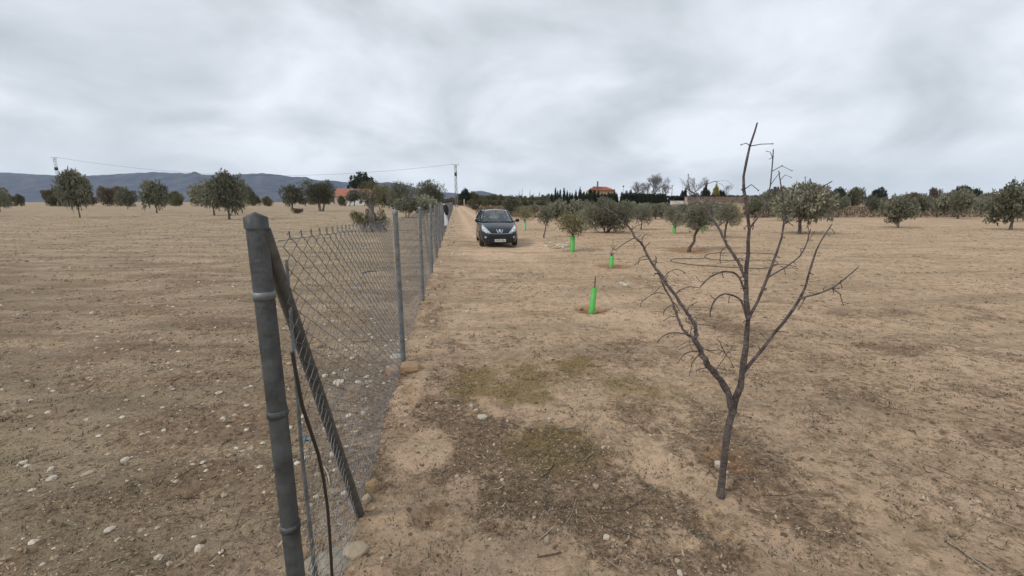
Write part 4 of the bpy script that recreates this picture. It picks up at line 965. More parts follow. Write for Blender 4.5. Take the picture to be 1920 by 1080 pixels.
rock(801, 574, 13, 11, 'stone_t', 'single tan stone by the fence at the second fence post')
rock(811, 609, 10, 9, 'stone', 'pale stone on the bare strip right of the fence')
rock(597, 650, 17, 14, 'stone_t', 'round tan clod behind the mesh above the dark brace')
rock(1349, 862, 16, 22, 'stone_w', 'white rounded stone leaning against the almond trunk', rz=.2)
rock(1364, 878, 10, 12, 'stone_w', 'small white stone just right of the almond trunk')
rock(700, 928, 26, 34, 'stone_t', 'tan block of hardened earth beside the foot of the brace', rz=.4)
rock(688, 950, 20, 22, 'stone', 'pale crumbly block touching the brace foot', rz=1.1)
rock(632, 1058, 80, 30, 'stone_g', 'flat pale lump of concrete at the bottom under the mesh', rz=.3)
rock(668, 1046, 44, 22, 'stone', 'pale broken lump right of the concrete at the bottom under the mesh', rz=1.3)
rock(590, 1068, 50, 26, 'stone_g', 'grey concrete lump at the lower left beside the tension bar', rz=2.3)
rock(877, 584, 9, 5, 'stone_w', 'small whitish stone alone in the middle of the bare sand')
rock(905, 787, 18, 11, 'stone_w', 'irregular white stone in the dark litter of the centre')
rock(1117, 910, 15, 8, 'stone', 'flat pale stone in the litter right of centre')
rock(1026, 1012, 14, 15, 'stone', 'small upright buff stone in the leaf litter near the bottom')
rock(1165, 533, 10, 7, 'stone_w', 'left white stone of the trio beyond the nearest sapling')
rock(1172, 537, 11, 8, 'stone_w', 'middle white stone of the trio beyond the nearest sapling')
rock(1178, 534, 7, 5, 'stone_w', 'smallest white stone of the trio beyond the nearest sapling')
rg = random.Random(21)
for i in range(110):
    y = 1.9 + 7.5 * rg.random() ** 1.4; x = FX(y) - rg.uniform(.12, 3.8) * (.35 + .65 * rg.random())
    if gnoise(np.array([x / .9]), np.array([y / .9]), 55)[0] < -.12: continue
    o = link('stone', rock_mesh('stone', 3, 'stone_w') if not RM else RM[rg.choice([k for k in RM if k[0] in ('stone', 'stone_w')])], None, (x, y, gz(x, y) + .004), rg.uniform(0, 6)); q = rg.uniform(.012, .038); o.scale = (q, q * rg.uniform(.6, .95), q * .8)
    tag(o, 'pale stone lying in the gravelly ground behind the near fence mesh', 'stone', 'pale stones behind the near fence mesh')
for i in range(34):
    a = rg.uniform(0, 1); px = 1022 + 46 * a + rg.uniform(-3, 3); py = 457 + 8 * math.sin(a * 3) + rg.uniform(-4, 3)
    rock(px, py, rg.uniform(5, 13), rg.uniform(4, 8), rg.choice(['stone', 'stone_w', 'stone_t']), 'stone in the low heap left of the leafy sapling in its green guard', 'stones heaped beside the leafy sapling')
left_px = [(610, 706, 14, 8), (626, 702, 10, 6), (634, 714, 20, 8), (672, 716, 14, 8), (688, 705, 10, 6), (617, 664, 8, 6), (638, 641, 7, 5), (660, 674, 9, 6), (698, 636, 8, 6), (632, 670, 8, 5), (655, 780, 13, 7), (682, 778, 12, 7), (634, 806, 12, 14), (668, 812, 9, 7), (573, 690, 8, 6), (558, 692, 8, 7), (560, 708, 7, 5),
           (575, 860, 12, 8), (588, 852, 8, 6), (698, 823, 7, 6), (718, 833, 10, 5), (593, 933, 10, 6), (609, 949, 7, 6), (584, 952, 8, 9), (690, 725, 8, 5), (680, 748, 7, 5), (640, 758, 6, 5), (648, 655, 8, 5), (668, 656, 7, 5), (735, 640, 9, 6), (742, 672, 20, 10), (725, 650, 9, 6), (750, 660, 12, 8), (650, 840, 9, 6), (566, 780, 9, 6), (624, 856, 12, 12), (620, 866, 8, 6), (574, 848, 8, 6)]
for px, py, w, h in left_px:
    rock(px, py, w, h, 'stone_w' if (px + py) % 3 else 'stone', 'pale stone lying in the gravelly ground behind the near fence mesh', 'pale stones behind the near fence mesh')
right_px = [(763, 786, 9, 6), (926, 836, 6, 6), (940, 886, 5, 4), (941, 902, 8, 7), (1078, 838, 6, 6), (998, 886, 5, 4), (1005, 938, 6, 5), (1001, 970, 7, 5), (1046, 993, 6, 5), (919, 1013, 7, 5), (1183, 983, 8, 6), (1030, 787, 9, 5), (951, 794, 6, 6), (884, 763, 8, 6), (893, 772, 8, 6), (1130, 840, 6, 6), (1142, 840, 5, 5), (795, 842, 6, 5),
            (860, 762, 6, 4), (818, 760, 7, 4), (1219, 814, 7, 4), (1132, 948, 6, 5), (1150, 1010, 9, 6), (1137, 1004, 12, 8), (1270, 1050, 10, 9), (1275, 1072, 12, 10), (1358, 1058, 9, 8), (857, 898, 8, 8), (718, 1064, 8, 10), (760, 806, 7, 5), (1258, 855, 6, 4), (1290, 730, 6, 4), (1288, 688, 6, 4), (800, 638, 7, 4), (812, 656, 6, 4), (782, 655, 7, 5), (838, 650, 6, 4), (845, 480, 6, 3), (828, 495, 6, 4), (818, 520, 8, 4), (805, 545, 8, 5)]
for px, py, w, h in right_px:
    rock(px, py, w, h, 'stone_w' if (px * 7 + py) % 4 else 'stone', 'small pale stone lying on the open ground right of the fence', 'small pale stones on the open ground')
for i in range(30):
    y = rg.uniform(12, 60); x = FX(y) + rg.uniform(.15, .5); o = link('stone', RM[rg.choice(list(RM))], None, (x, y, gz(x, y) + .02), rg.uniform(0, 6)); s = rg.uniform(.05, .13); o.scale = (s, s * .8, s * .7)
    tag(o, 'pale stone in the rough line along the far foot of the fence', 'stone', 'stones along the foot of the fence')
# two dark clods by the first sapling
for px, py, w, h, lab in ((1086, 579, 16, 8, 'dark clod of earth left of the nearest green guard'), (1124, 583, 12, 6, 'reddish clod of earth right of the nearest green guard')):
    rock(px, py, w, h, 'stone_t', lab, name='earth_clod', cat='clod')

# ------------------------------------------------------------------ scattered ground debris (uncountable)
def scatter_pts(n, rmin, rmax, seed, power=1.6, ang=1.0):
    rg = np.random.default_rng(seed); u = rg.random(n); r = (rmin ** (2 - power) + u * (rmax ** (2 - power) - rmin ** (2 - power))) ** (1 / (2 - power)) if power != 2 else rmin * (rmax / rmin) ** u
    a = (rg.random(n) - .5) * 2 * ang; return r * np.sin(a), r * np.cos(a), rg
def litter_mask(x, y):
    edge = .28 * fbm(x / .45, y / .45, 31, 3); li = np.clip(blobs(LITTER, x, y) * (1 + edge * 1.4) + edge * .4, 0, 1)
    li = np.maximum(li, (side(x, y) < 0) * .55); li = np.maximum(li, (x > 2.2) * .5)
    return li * (1 - .85 * np.clip(blobs(BARE, x, y) * 1.3 - .2, 0, 1))
def tone_mat(name, c1, c2, c3): return leaf_mat(name, c1, c2, c3, .9, 0)
def scatter_flat(name, n, L, W, m, seed, mask_min, rmax, curl=.4, power=1.7):
    x, y, rg = scatter_pts(n, .95, rmax, seed, power); w = litter_mask(x, y); keep = rg.random(n) < np.clip(w * 1.15, mask_min, 1); x, y = x[keep], y[keep]; k = len(x)
    z = ground_h(x, y) + .003; a = rg.random(k) * 6.28; l_ = L * (.35 + 1.6 * rg.random(k) ** 2.2) * (1 + .04 * np.hypot(x, y)); w_ = W * (.5 + rg.random(k)) * (1 + .04 * np.hypot(x, y))
    dx, dy = np.cos(a), np.sin(a); t1 = rg.random(k) * curl * l_; t2 = rg.random(k) * curl * l_; c = np.stack([x, y, z], -1)
    D = np.stack([dx, dy, 0 * dx], -1); S = np.stack([-dy, dx, 0 * dx], -1); U = np.array([0, 0, 1.0])
    a_ = c - D * (l_ / 2)[:, None] + U * t1[:, None]; b_ = c + S * (w_ / 2)[:, None] + U * (.3 * w_)[:, None]; e_ = c + D * (l_ / 2)[:, None] + U * t2[:, None]; f_ = c - S * (w_ / 2)[:, None]
    V = np.stack([a_, b_, e_, f_], 1).reshape(-1, 3); F = np.arange(len(V)).reshape(-1, 4)
    F = np.concatenate([F[:, [0, 1, 3]], F[:, [1, 2, 3]]]); tn = rg.random(k); tn = np.concatenate([tn, tn])
    o = link(name, np_mesh(name, V, F, m, tn)); tag(o, kind='stuff'); return o
def scatter_pebbles(name, n, s0, s1, m, seed, mask_min, rmax, xmin=None):
    x, y, rg = scatter_pts(n, .95, rmax, seed, 1.6); w = litter_mask(x, y); keep = rg.random(n) < np.clip(w, mask_min, 1)
    if xmin == 'left': keep &= side(x, y) < -.05
    x, y = x[keep], y[keep]; k = len(x); z = ground_h(x, y)
    s = (s0 + (s1 - s0) * rg.random(k) ** 4) * (1 + .03 * np.hypot(x, y))
    base = np.array([(1, 0, 0), (.3, .9, .1), (-.75, .55, 0), (-.8, -.5, .1), (.25, -.95, 0), (.15, .1, .75), (-.3, 0, .6)]); FF = np.array([(0, 1, 5), (1, 2, 6), (1, 6, 5), (2, 3, 6), (3, 4, 6), (4, 5, 6), (4, 0, 5)])
    a = rg.random(k) * 6.28; ca, sa = np.cos(a), np.sin(a); B = base[None] * (1 + .35 * (rg.random((k, 7, 3)) - .5)); B = B * s[:, None, None]
    V = np.stack([B[..., 0] * ca[:, None] - B[..., 1] * sa[:, None] + x[:, None], B[..., 0] * sa[:, None] + B[..., 1] * ca[:, None] + y[:, None], B[..., 2] * .8 + z[:, None] - .001], -1).reshape(-1, 3)
    F = (FF[None] + (np.arange(k) * 7)[:, None, None]).reshape(-1, 3); tn = np.repeat(rg.random(k), len(FF))
    o = link(name, np_mesh(name, V, F, m, tn)); tag(o, kind='stuff')
def scatter_twigs(name, n, L, r, m, seed, mask_min, rmax, lift=.3):
    x, y, rg = scatter_pts(n, .95, rmax, seed, 1.7); w = litter_mask(x, y); keep = rg.random(n) < np.clip(w * 1.1, mask_min, 1); x, y = x[keep], y[keep]; k = len(x)
    z = ground_h(x, y) + r * 1.5; a = rg.random(k) * 6.28; l_ = L * (.25 + 1.3 * rg.random(k) ** 2); kink = (rg.random(k) - .5) * .9
    rr = r * (.5 + rg.random(k)) * (1 + .05 * np.hypot(x, y))
    P = []
    for t, kk in ((-.5, 0), (0, 0), (.5, 1)):
        aa = a + kk * kink; P.append(np.stack([x + np.cos(aa) * l_ * t, y + np.sin(aa) * l_ * t, z + (rg.random(k) * lift * l_ * .3 if t else 0 * z)], -1))
    V = []
    for j, p in enumerate(P):
        for q in range(3):
            t = 2 * math.pi * q / 3; s = np.stack([-np.sin(a) * math.cos(t), np.cos(a) * math.cos(t), np.full(k, math.sin(t))], -1) * (rr * (1, .9, .5)[j])[:, None]; V.append(p + s)
    V = np.stack(V, 1).reshape(-1, 3); FF = [(j * 3 + q, j * 3 + (q + 1) % 3, (j + 1) * 3 + (q + 1) % 3, (j + 1) * 3 + q) for j in range(2) for q in range(3)]
    F = (np.array(FF)[None] + (np.arange(k) * 9)[:, None, None]).reshape(-1, 4); tn = np.repeat(rg.random(k), 6)
    o = link(name, np_mesh(name, V, F, m, tn)); tag(o, kind='stuff')
leafm = tone_mat('fallen_leaf_litter', (.05, .035, .022), (.17, .12, .075), (.42, .34, .24))
pebm = tone_mat('mixed_gravel', (.20, .145, .095), (.36, .28, .19), (.60, .54, .45))
twm = tone_mat('dry_twig_litter', (.07, .05, .038), (.17, .135, .10), (.34, .30, .24))
scatter_flat('leaf_litter', 95000, .0155, .0055, leafm, 1, .10, 8)
scatter_flat('bark_litter', 6500, .034, .009, leafm, 2, .04, 7, curl=.3)
scatter_pebbles('gravel', 30000, .002, .010, pebm, 3, .45, 18)
scatter_pebbles('soil_crumbs', 34000, .003, .012, tone_mat('soil_crumbs', (.14, .10, .065), (.27, .19, .12), (.42, .31, .20)), 13, .6, 20)
scatter_pebbles('stony_gravel', 20000, .005, .026, pebm, 4, .7, 22, 'left')
scatter_twigs('twig_litter', 22000, .055, .0009, twm, 5, .08, 8)
scatter_twigs('stick_litter', 320, .24, .0028, twm, 6, .05, 6, .15)
scatter_pebbles('earth_clods', 12000, .005, .024, tone_mat('earth_clods', (.09, .062, .038), (.16, .112, .068), (.30, .21, .13)), 14, .22, 14)
# small dry weed tufts
def tufts(name, n, rmax, seed, hgt, m, blades=9, msk=.12, cl=None, bw=.0021):
    x, y, rg = scatter_pts(n, 1.1, rmax, seed, 1.45)
    if cl is not None:
        keep = cl(x, y) > rg.random(len(x)); x, y = x[keep], y[keep]
    k = len(x); z = ground_h(x, y); X = np.repeat(x, blades) + rg.normal(size=k * blades) * .025; Y = np.repeat(y, blades) + rg.normal(size=k * blades) * .025; Z = np.repeat(z, blades)
    n_ = len(X); a = rg.random(n_) * 6.28; h = hgt * (.4 + rg.random(n_)); w = bw * (1 + .15 * np.hypot(X, Y)); ln = h * (.3 + rg.random(n_))
    b = np.stack([X, Y, Z - .003], -1); s = np.stack([-np.sin(a), np.cos(a), 0 * a], -1) * w[:, None]; t = b + np.stack([np.cos(a) * ln, np.sin(a) * ln, h], -1)
    V = np.stack([b - s, b + s, t], 1).reshape(-1, 3); F = np.arange(len(V)).reshape(-1, 3)
    tag(link(name, np_mesh(name, V, F, m, rg.random(n_))), kind='stuff')
weed = tone_mat('dry_grey_weed', (.06, .052, .034), (.13, .11, .07), (.26, .22, .15))
straw = tone_mat('pale_straw', (.20, .165, .10), (.33, .275, .165), (.46, .39, .25))
tufts('dark_weed_mats', 15000, 40, 18, .016, tone_mat('dark_weed_mat', (.05, .042, .03), (.10, .08, .052), (.20, .165, .11)), bw=.0036, cl=lambda x, y: sst(2.2, 4, y) * np.clip(-.10 + 1.9 * gnoise(x / .55, y / .3, 191), 0, 1) * (1 - .85 * track(x, y)))
tufts('dry_weeds', 24000, 45, 8, .02, weed, cl=lambda x, y: np.clip(.16 + 1.3 * gnoise(x / .8, y / .5, 91) + .3 * litter_mask(x, y), 0, 1) * (1 - .8 * track(x, y)))
tufts('field_straw', 22000, 80, 10, .05, straw, cl=lambda x, y: (side(x, y) < -.3) * sst(6, 14, y) * np.clip(.2 + 1.5 * gnoise(x / 2.5, y / .6, 93), 0, 1))
tufts('dry_scrub_strip', 60000, 190, 11, .30, tone_mat('brown_scrub', (.05, .035, .022), (.12, .085, .05), (.22, .17, .10)), blades=5, cl=lambda x, y: ((y > 50) & (side(x, y) > 5)) * (.75 + .5 * gnoise(x / 6, y / 3, 97)))
tufts('green_weeds', 1000, 12, 10, .018, tone_mat('small_green_weed', (.05, .07, .02), (.10, .12, .04), (.16, .18, .07)), cl=lambda x, y: np.clip(1.6 * gnoise(x / .6, y / .6, 95) - .2, 0, 1))

# hose loops on the ground at the right
def hose():
    e = link('irrigation_hose', None, None, (*gp(1300, 492), 0)); tag(e, 'black irrigation hose lying in wide loops on the sand beside the leaning olive', 'hose'); O = e.location.copy()
    for pl in (([(1452, 497), (1440, 501), (1405, 502), (1365, 500.5), (1320, 499), (1290, 497.5), (1268, 494), (1257, 490.5), (1262, 487), (1280, 485.8), (1305, 485.3), (1321, 485)]),
               ([(1462, 484), (1448, 478), (1410, 475.4), (1365, 475.3), (1340, 475.5), (1326, 478), (1321, 482), (1330, 485.5), (1350, 487), (1365, 487.5), (1420, 488), (1450, 490), (1458, 494), (1452, 497)])):
        pts = smooth([Vector((*gp(a, b), 0)) for a, b in pl], 5); mb = MB()
        for p in pts: p.z = gz(p.x, p.y) + .02
        mb.tube([p - O for p in pts], .010, 7); mb.build('loop', M['hose'], e)
hose()
# plastic scrap, loose sticks
x_, y_ = gp(573, 822); mb = MB(); nn = 7
Vv = [(x_ + .10 * (i / (nn - 1) - .5), y_ + .07 * (j / (nn - 1) - .5), gz(x_, y_) + .012 + .014 * math.sin(i * 1.7) * math.cos(j * 2.1)) for i in range(nn) for j in range(nn)]
mb.add(Vv, [(i * nn + j, i * nn + j + 1, (i + 1) * nn + j + 1, (i + 1) * nn + j) for i in range(nn - 1) for j in range(nn - 1)]); tag(mb.build('plastic_scrap', M['blue_film']), 'crumpled blue-grey plastic scrap at the left border behind the mesh', 'plastic scrap')
def stick(pts, r, m, lab):
    mb = MB(); q = [Vector((*gp(a, b), 0)) for a, b in pts]
    for p in q: p.z = gz(p.x, p.y) + .008 + r
    mb.tube(smooth(q, 3), r, 6); tag(mb.build('stick', m, None), lab, 'stick')
stick([(608, 880), (615, 893), (619, 915)], .004, M['stone'], 'bent pale stick behind the mesh beside the slack cable')
stick([(1010, 1010), (1022, 1002), (1037, 990)], .003, M['stone'], 'pale curved twig beside the buff stone near the bottom')
stick([(1008, 1046), (1030, 1042), (1052, 1038)], .004, M['bark_br'], 'dark straight stick at the bottom centre')
stick([(1120, 978), (1150, 992), (1200, 1008)], .003, M['twig_g'], 'long thin grey stick slanting through the litter near the bottom right')
stick([(680, 516), (694, 513), (706, 511)], .014, M['bark_br'], 'dark stick lying in the field behind the mesh beside the first post')

# ------------------------------------------------------------------ the car
def build_car():
    K = .965; fx, fy = base_at(938, 17.25), 16.95
    e = link('parked_car', None, None, (fx, fy, 0.0)); e.rotation_euler = (0, 0, math.atan(.1285)); e.scale = (K * .915, K, K)
    tag(e, 'dark blue-black hatchback car parked on the sandy track facing the camera', 'car')
    T = [0, .05, .16, .34, .6, .9, 1.12, 1.35, 2.0, 2.7, 3.3, 3.62, 3.86, 3.98, 4.03]
    W = [.50, .63, .735, .80, .842, .86, .866, .868, .87, .87, .868, .85, .80, .72, .60]
    HT = [.60, .66, .745, .82, .895, .955, .985, 1.0, 1.01, 1.02, 1.035, 1.05, 1.05, 1.03, .95]
    CT = [.615, .68, .77, .845, .92, .985, .80, .70, .60, .60, .62, .68, 1.03, 1.04, .97]
    bm = bmesh.new(); rings = []
    for i, t in enumerate(T):
        w, h, c = W[i], HT[i], CT[i]; b = .17 + (.05 if i in (0, len(T) - 1) else 0)
        tub = 6 <= i <= 11
        half = [(0, b), (w * .55, b), (w * .90, b), (w * .97, b + .06), (w, .38), (w * 1.0, .56), (w * .985, min(.72, h - .06)), (w * .955, h - .03), (w * .90 if not tub else w * .93, h), (w * .60 if not tub else w * .86, c + (.0 if not tub else .05)), (0, c + .02)]
        ring = []
        for x, z in half: ring.append(bm.verts.new((x, t + yo(z, t), z)))
        for x, z in half[-2:0:-1]: ring.append(bm.verts.new((-x, t + yo(z, t), z)))
        rings.append(ring)
    n = len(rings[0])
    for a, b in zip(rings, rings[1:]):
        for k in range(n): bm.faces.new((a[k], a[(k + 1) % n], b[(k + 1) % n], b[k]))
    bm.faces.new(rings[0][::-1]); bm.faces.new(rings[-1])
    bmesh.ops.recalc_face_normals(bm, faces=bm.faces)
    me = bpy.data.meshes.new('body'); bm.to_mesh(me); bm.free()
    body = link('body', me); s = body.modifiers.new('s', 'SUBSURF'); s.levels = 3; s.render_levels = 3
    cutters = []
    for wy in (.80, 3.33):
        c = MB(); c.tube([(-1.2, wy, .29), (-.60, wy, .29)], .345, 40); co = c.build('cut', None); c2 = MB(); c2.tube([(.60, wy, .29), (1.2, wy, .29)], .345, 40); co2 = c2.build('cut', None); cutters += [co, co2]
    for c in cutters:
        bb = body.modifiers.new('b', 'BOOLEAN'); bb.operation = 'DIFFERENCE'; bb.object = c; bb.solver = 'EXACT'
    dg = bpy.context.evaluated_depsgraph_get(); dg.update(); ev = body.evaluated_get(dg); me2 = bpy.data.meshes.new_from_object(ev)
    for c in cutters: bpy.data.objects.remove(c)
    body.modifiers.clear(); body.data = me2; body.parent = e; me2.materials.clear(); me2.materials.append(M['paint'])
    me2.polygons.foreach_set('use_smooth', [True] * len(me2.polygons)); me2.name = 'body'
    bvh = BVHTree.FromPolygons([v.co[:] for v in me2.vertices], [p.vertices[:] for p in me2.polygons])
    def yf(x, z):
        h = bvh.ray_cast(Vector((x, -3, z)), Vector((0, 1, 0))); return h[0].y if h[0] is not None else None
    def patch(name, poly, m, off=.006, res=22, depth=.0, parent=e, bulge=0):
        """panel that hugs the front of the body inside a front-view outline"""
        cx = sum(p[0] for p in poly) / len(poly); cz = sum(p[1] for p in poly) / len(poly); N_ = 44; ring = []
        L_ = [math.dist(poly[i], poly[(i + 1) % len(poly)]) for i in range(len(poly))]; tot = sum(L_)
        for k in range(N_):
            d = tot * k / N_; i = 0
            while d > L_[i]: d -= L_[i]; i += 1
            a, b = poly[i], poly[(i + 1) % len(poly)]; f = d / L_[i]; ring.append((a[0] + (b[0] - a[0]) * f, a[1] + (b[1] - a[1]) * f))
        V = []; F = []; R_ = 7
        for j in range(R_ + 1):
            s_ = j / R_
            for k in range(N_):
                x, z = cx + (ring[k][0] - cx) * s_, cz + (ring[k][1] - cz) * s_; y = yf(x, z)
                if y is None: y = V[-1][1] if V else .5
                V.append((x, y - off * (1 if j < R_ else -1.5) - bulge * (1 - s_ ** 2), z))
        for j in range(R_):
            for k in range(N_): F.append((j * N_ + k, j * N_ + (k + 1) % N_, (j + 1) * N_ + (k + 1) % N_, (j + 1) * N_ + k))
        mb = MB(); mb.add(V, F, True); return mb.build(name, m, parent)
    for sx in (-1, 1):
        hp = [(.745, .91), (.78, .85), (.795, .75), (.775, .655), (.66, .615), (.50, .575), (.355, .555), (.47, .665), (.61, .80)]
        hl = patch('headlight', [(sx * a, z) for a, z in hp], M['lamp'], .008)
        for cx, cz, r_ in ((.69, .735, .048), (.60, .68, .034)):
            y = yf(sx * cx, cz); mb = MB(); mb.lathe([(0, -.012), (r_ * .6, -.010), (r_, -.002), (r_ * 1.05, .006)], 18, (sx * cx, y - .012, cz), 'y'); mb.build('reflector', M['chrome'], hl)
        fp = [(sx * (.63 + .052 * math.cos(a)), .41 + .048 * math.sin(a)) for a in np.linspace(0, 6.28, 13)[:-1]]
        patch('fog_light', fp, M['lamp'], .012)
        patch('fog_recess', [(sx * .54, .47), (sx * .70, .48), (sx * .73, .40), (sx * .70, .34), (sx * .54, .36)], M['black'], .004)
    patch('grille', [(-.56, .545), (.56, .545), (.58, .47), (.55, .37), (.45, .345), (-.45, .345), (-.55, .37), (-.58, .47)], M['black'], .004)
    for z in (.50, .455, .41, .372):
        mb = MB(); pts = [(x, yf(x, z) - .012, z) for x in np.linspace(-.48, .48, 15)]; mb.tube(pts, .006, 5); mb.build('grille_bar', M['black'], e)
    mb = MB(); pts = [(x, yf(x, .55) - .008, .55 + .012 * (abs(x) / .55) ** 2) for x in np.linspace(-.56, .56, 19)]; mb.tube(pts, .007, 6); mb.build('chrome_strip', M['chrome'], e)
    patch('lower_bumper', [(-.60, .325), (.60, .325), (.66, .25), (.56, .205), (-.56, .205), (-.66, .25)], M['black'], .005)
    # number plate
    yp = yf(0, .30) - .03; pb = MB(); pb.box((0, yp, .285), (.52, .012, .112)); pl = pb.build('number_plate', M['plate'], e)
    pb = MB(); pb.box((-.24, yp - .0075, .285), (.038, .003, .11)); pb.build('blue_band', M['plate_blue'], pl)
    cu = bpy.data.curves.new('plate_text', 'FONT'); cu.body = '1878 GBH'; cu.size = .108; cu.extrude = .001; cu.align_x = 'CENTER'; cu.align_y = 'CENTER'; to = bpy.data.objects.new('tmp', cu); COL.objects.link(to)
    dg = bpy.context.evaluated_depsgraph_get(); tm = bpy.data.meshes.new_from_object(to.evaluated_get(dg)); bpy.data.objects.remove(to); tm.materials.clear(); tm.materials.append(M['ink'])
    to = link('lettering', tm, pl); to.rotation_euler = (R(90), 0, 0); to.location = (.018, yp - .0085, .285); to.scale = (.92, 1, 1)
    # bonnet badge: rearing-lion shaped chrome emblem on dark shield with wings
    yb_ = yf(0, .66) - .012; em = MB()
    def prism(poly, dy=.012, c=(0, 0)):
        k = len(poly); tilt = .34; V = [(x, yb_ + (z - .66) * tilt, z) for x, z in poly] + [(x, yb_ + dy + (z - .66) * tilt, z) for x, z in poly]
        em.add(V, [tuple(range(k))[::-1], tuple(range(k, 2 * k))] + [(i, (i + 1) % k, k + (i + 1) % k, k + i) for i in range(k)])
    prism([(-.030, .715), (.0, .735), (.030, .722), (.045, .69), (.03, .665), (.055, .63), (.02, .64), (.0, .60), (-.018, .635), (-.05, .622), (-.03, .66), (-.055, .69)])
    for s_ in (-1, 1): prism([(s_ * .03, .60), (s_ * .09, .60), (s_ * .13, .655), (s_ * .145, .725), (s_ * .122, .725), (s_ * .105, .665), (s_ * .075, .625), (s_ * .03, .62)])
    em.build('badge', M['chrome'], e)
    pm_ = patch('badge_recess', [(-.10, .72), (.10, .72), (.09, .64), (.0, .60), (-.09, .64)], M['black'], .003)
    # bonnet shut line
    mb = MB(); pts = [(x, yf(x, .745 - .02 * (abs(x) / .5) ** 2) - .0015, .745 - .02 * (abs(x) / .5) ** 2) for x in np.linspace(-.5, .5, 17)]; mb.tube(pts, .0035, 4); mb.build('bonnet_gap', M['black'], e)
    # glasshouse
    def sheet(f, nu, nv, m, name, thick=0, parent=e):
        V = [f(i / (nu - 1), j / (nv - 1)) for j in range(nv) for i in range(nu)]; F = [(j * nu + i, j * nu + i + 1, (j + 1) * nu + i + 1, (j + 1) * nu + i) for j in range(nv - 1) for i in range(nu - 1)]
        mb = MB(); mb.add(V, F, True); o = mb.build(name, m, parent)
        if False: q = o.modifiers.new('t', 'SOLIDIFY'); q.thickness = thick; q.offset = 0
        return o
    def ws(u, v):                                # windscreen
        x = (u * 2 - 1); hw = .715 + (.555 - .715) * v; y = .90 + .86 * v + .20 * x * x * (1 - .35 * v); z = .985 + .435 * v + .045 * math.sin(v * 2.2) - .02 * x * x * v
        return (x * hw, y, z)
    sheet(ws, 17, 11, M['glass'], 'windscreen', .006)
    def roof(u, v):
        x = u * 2 - 1; hw = .575 + .02 * math.sin(v * 3.1); y = 1.72 + .24 * x * x * (1 - v) * .6 + 1.78 * v - .1 * x * x * v; z = 1.435 + .042 * math.sin(math.pi * (.15 + .75 * v)) - .045 * abs(x) ** 2.6
        return (x * hw * 1.03, y, z)
    sheet(roof, 15, 17, M['paint'], 'roof', .03)
    def rw(u, v):
        x = u * 2 - 1; hw = .62 - .09 * v; return (x * hw, 3.93 - .47 * v - .12 * x * x, 1.03 + .37 * v)
    sheet(rw, 11, 7, M['glass'], 'rear_window', .006)
    def belt(t): return 1.0 + .018 * (t - 1.3)
    def sidep(sx, t, v):                         # side glass surface
        return Vector((sx * (.80 + (.595 - .80) * v), t, belt(t) + (1.405 - belt(t)) * v))
    for sx in (-1, 1):
        for nm, t0, t1, tt0, tt1 in (('front_side_window', 1.28, 2.28, 1.95, 2.26), ('rear_side_window', 2.36, 3.28, 2.34, 3.18), ('quarter_window', 3.36, 3.66, 3.26, 3.42)):
            def fs(u, v, t0=t0, t1=t1, tt0=tt0, tt1=tt1, sx=sx):
                y = (t0 + (t1 - t0) * u) * (1 - v) + (tt0 + (tt1 - tt0) * u) * v; p = sidep(sx, y, v); return (p.x, p.y, p.z)
            sheet(fs, 7, 6, M['glass'], nm, .006)
        for nm, pts, r_ in (('windscreen_pillar', [ws(0 if sx < 0 else 1, v) for v in np.linspace(0, 1, 7)], .030), ('door_pillar', [sidep(sx, 2.31, v) for v in np.linspace(0, 1, 4)], .028), ('rear_pillar', [sidep(sx, 3.75, 0), sidep(sx, 3.62, .5), sidep(sx, 3.45, 1)], .075),
                            ('roof_rail', [(sx * .585, y, 1.405 + .02 * math.sin((y - 1.8) * 1.8)) for y in np.linspace(1.9, 3.5, 8)], .028), ('window_sill', [(sx * .815, y, belt(y)) for y in np.linspace(1.1, 3.7, 8)], .022), ('quarter_pillar', [sidep(sx, 3.32, 0), sidep(sx, 3.22, 1)], .022)):
            mb = MB(); mb.tube(pts, r_, 9); mb.build(nm, M['paint'], e)
        # mirror
        mb = MB(); mb.tube([(sx * .80, 1.18, 1.0), (sx * .87, 1.16, 1.01)], .025, 8); mb.build('mirror_arm', M['black'], e)
        bmm = bmesh.new(); bmesh.ops.create_uvsphere(bmm, u_segments=18, v_segments=12, radius=1)
        for v in bmm.verts: v.co = Vector((math.copysign(abs(v.co.x) ** .75, v.co.x) * .095 + sx * .945, math.copysign(abs(v.co.y) ** .8, v.co.y) * .07 + 1.14, math.copysign(abs(v.co.z) ** .8, v.co.z) * .075 + 1.045))
        mm = bpy.data.meshes.new('mirror'); bmm.to_mesh(mm); bmm.free(); mm.materials.append(M['paint']); mm.polygons.foreach_set('use_smooth', [True] * len(mm.polygons)); link('mirror', mm, e)
        # door lines and handles
        def xs_(y, z):
            h = bvh.ray_cast(Vector((sx * 3, y, z)), Vector((-sx, 0, 0))); return h[0].x if h[0] is not None else sx * .85
        for y in (1.22, 2.31):
            mb = MB(); mb.tube([(xs_(y, z) + sx * .001, y, z) for z in np.linspace(.28, .96, 9)], .004, 4); mb.build('door_gap', M['black'], e)
        for y in (2.12, 3.02):
            x0 = xs_(y, .86); mb = MB(); mb.tube([(x0, y - .09, .86), (x0 + sx * .03, y - .06, .86), (x0 + sx * .03, y + .06, .86), (x0, y + .09, .86)], .013, 6); mb.build('door_handle', M['paint'], e)
        mb = MB(); mb.tube([(xs_(y, .55) + sx * .006, y, .55) for y in np.linspace(1.25, 2.95, 9)], .014, 6); mb.build('side_moulding', M['black'], e)
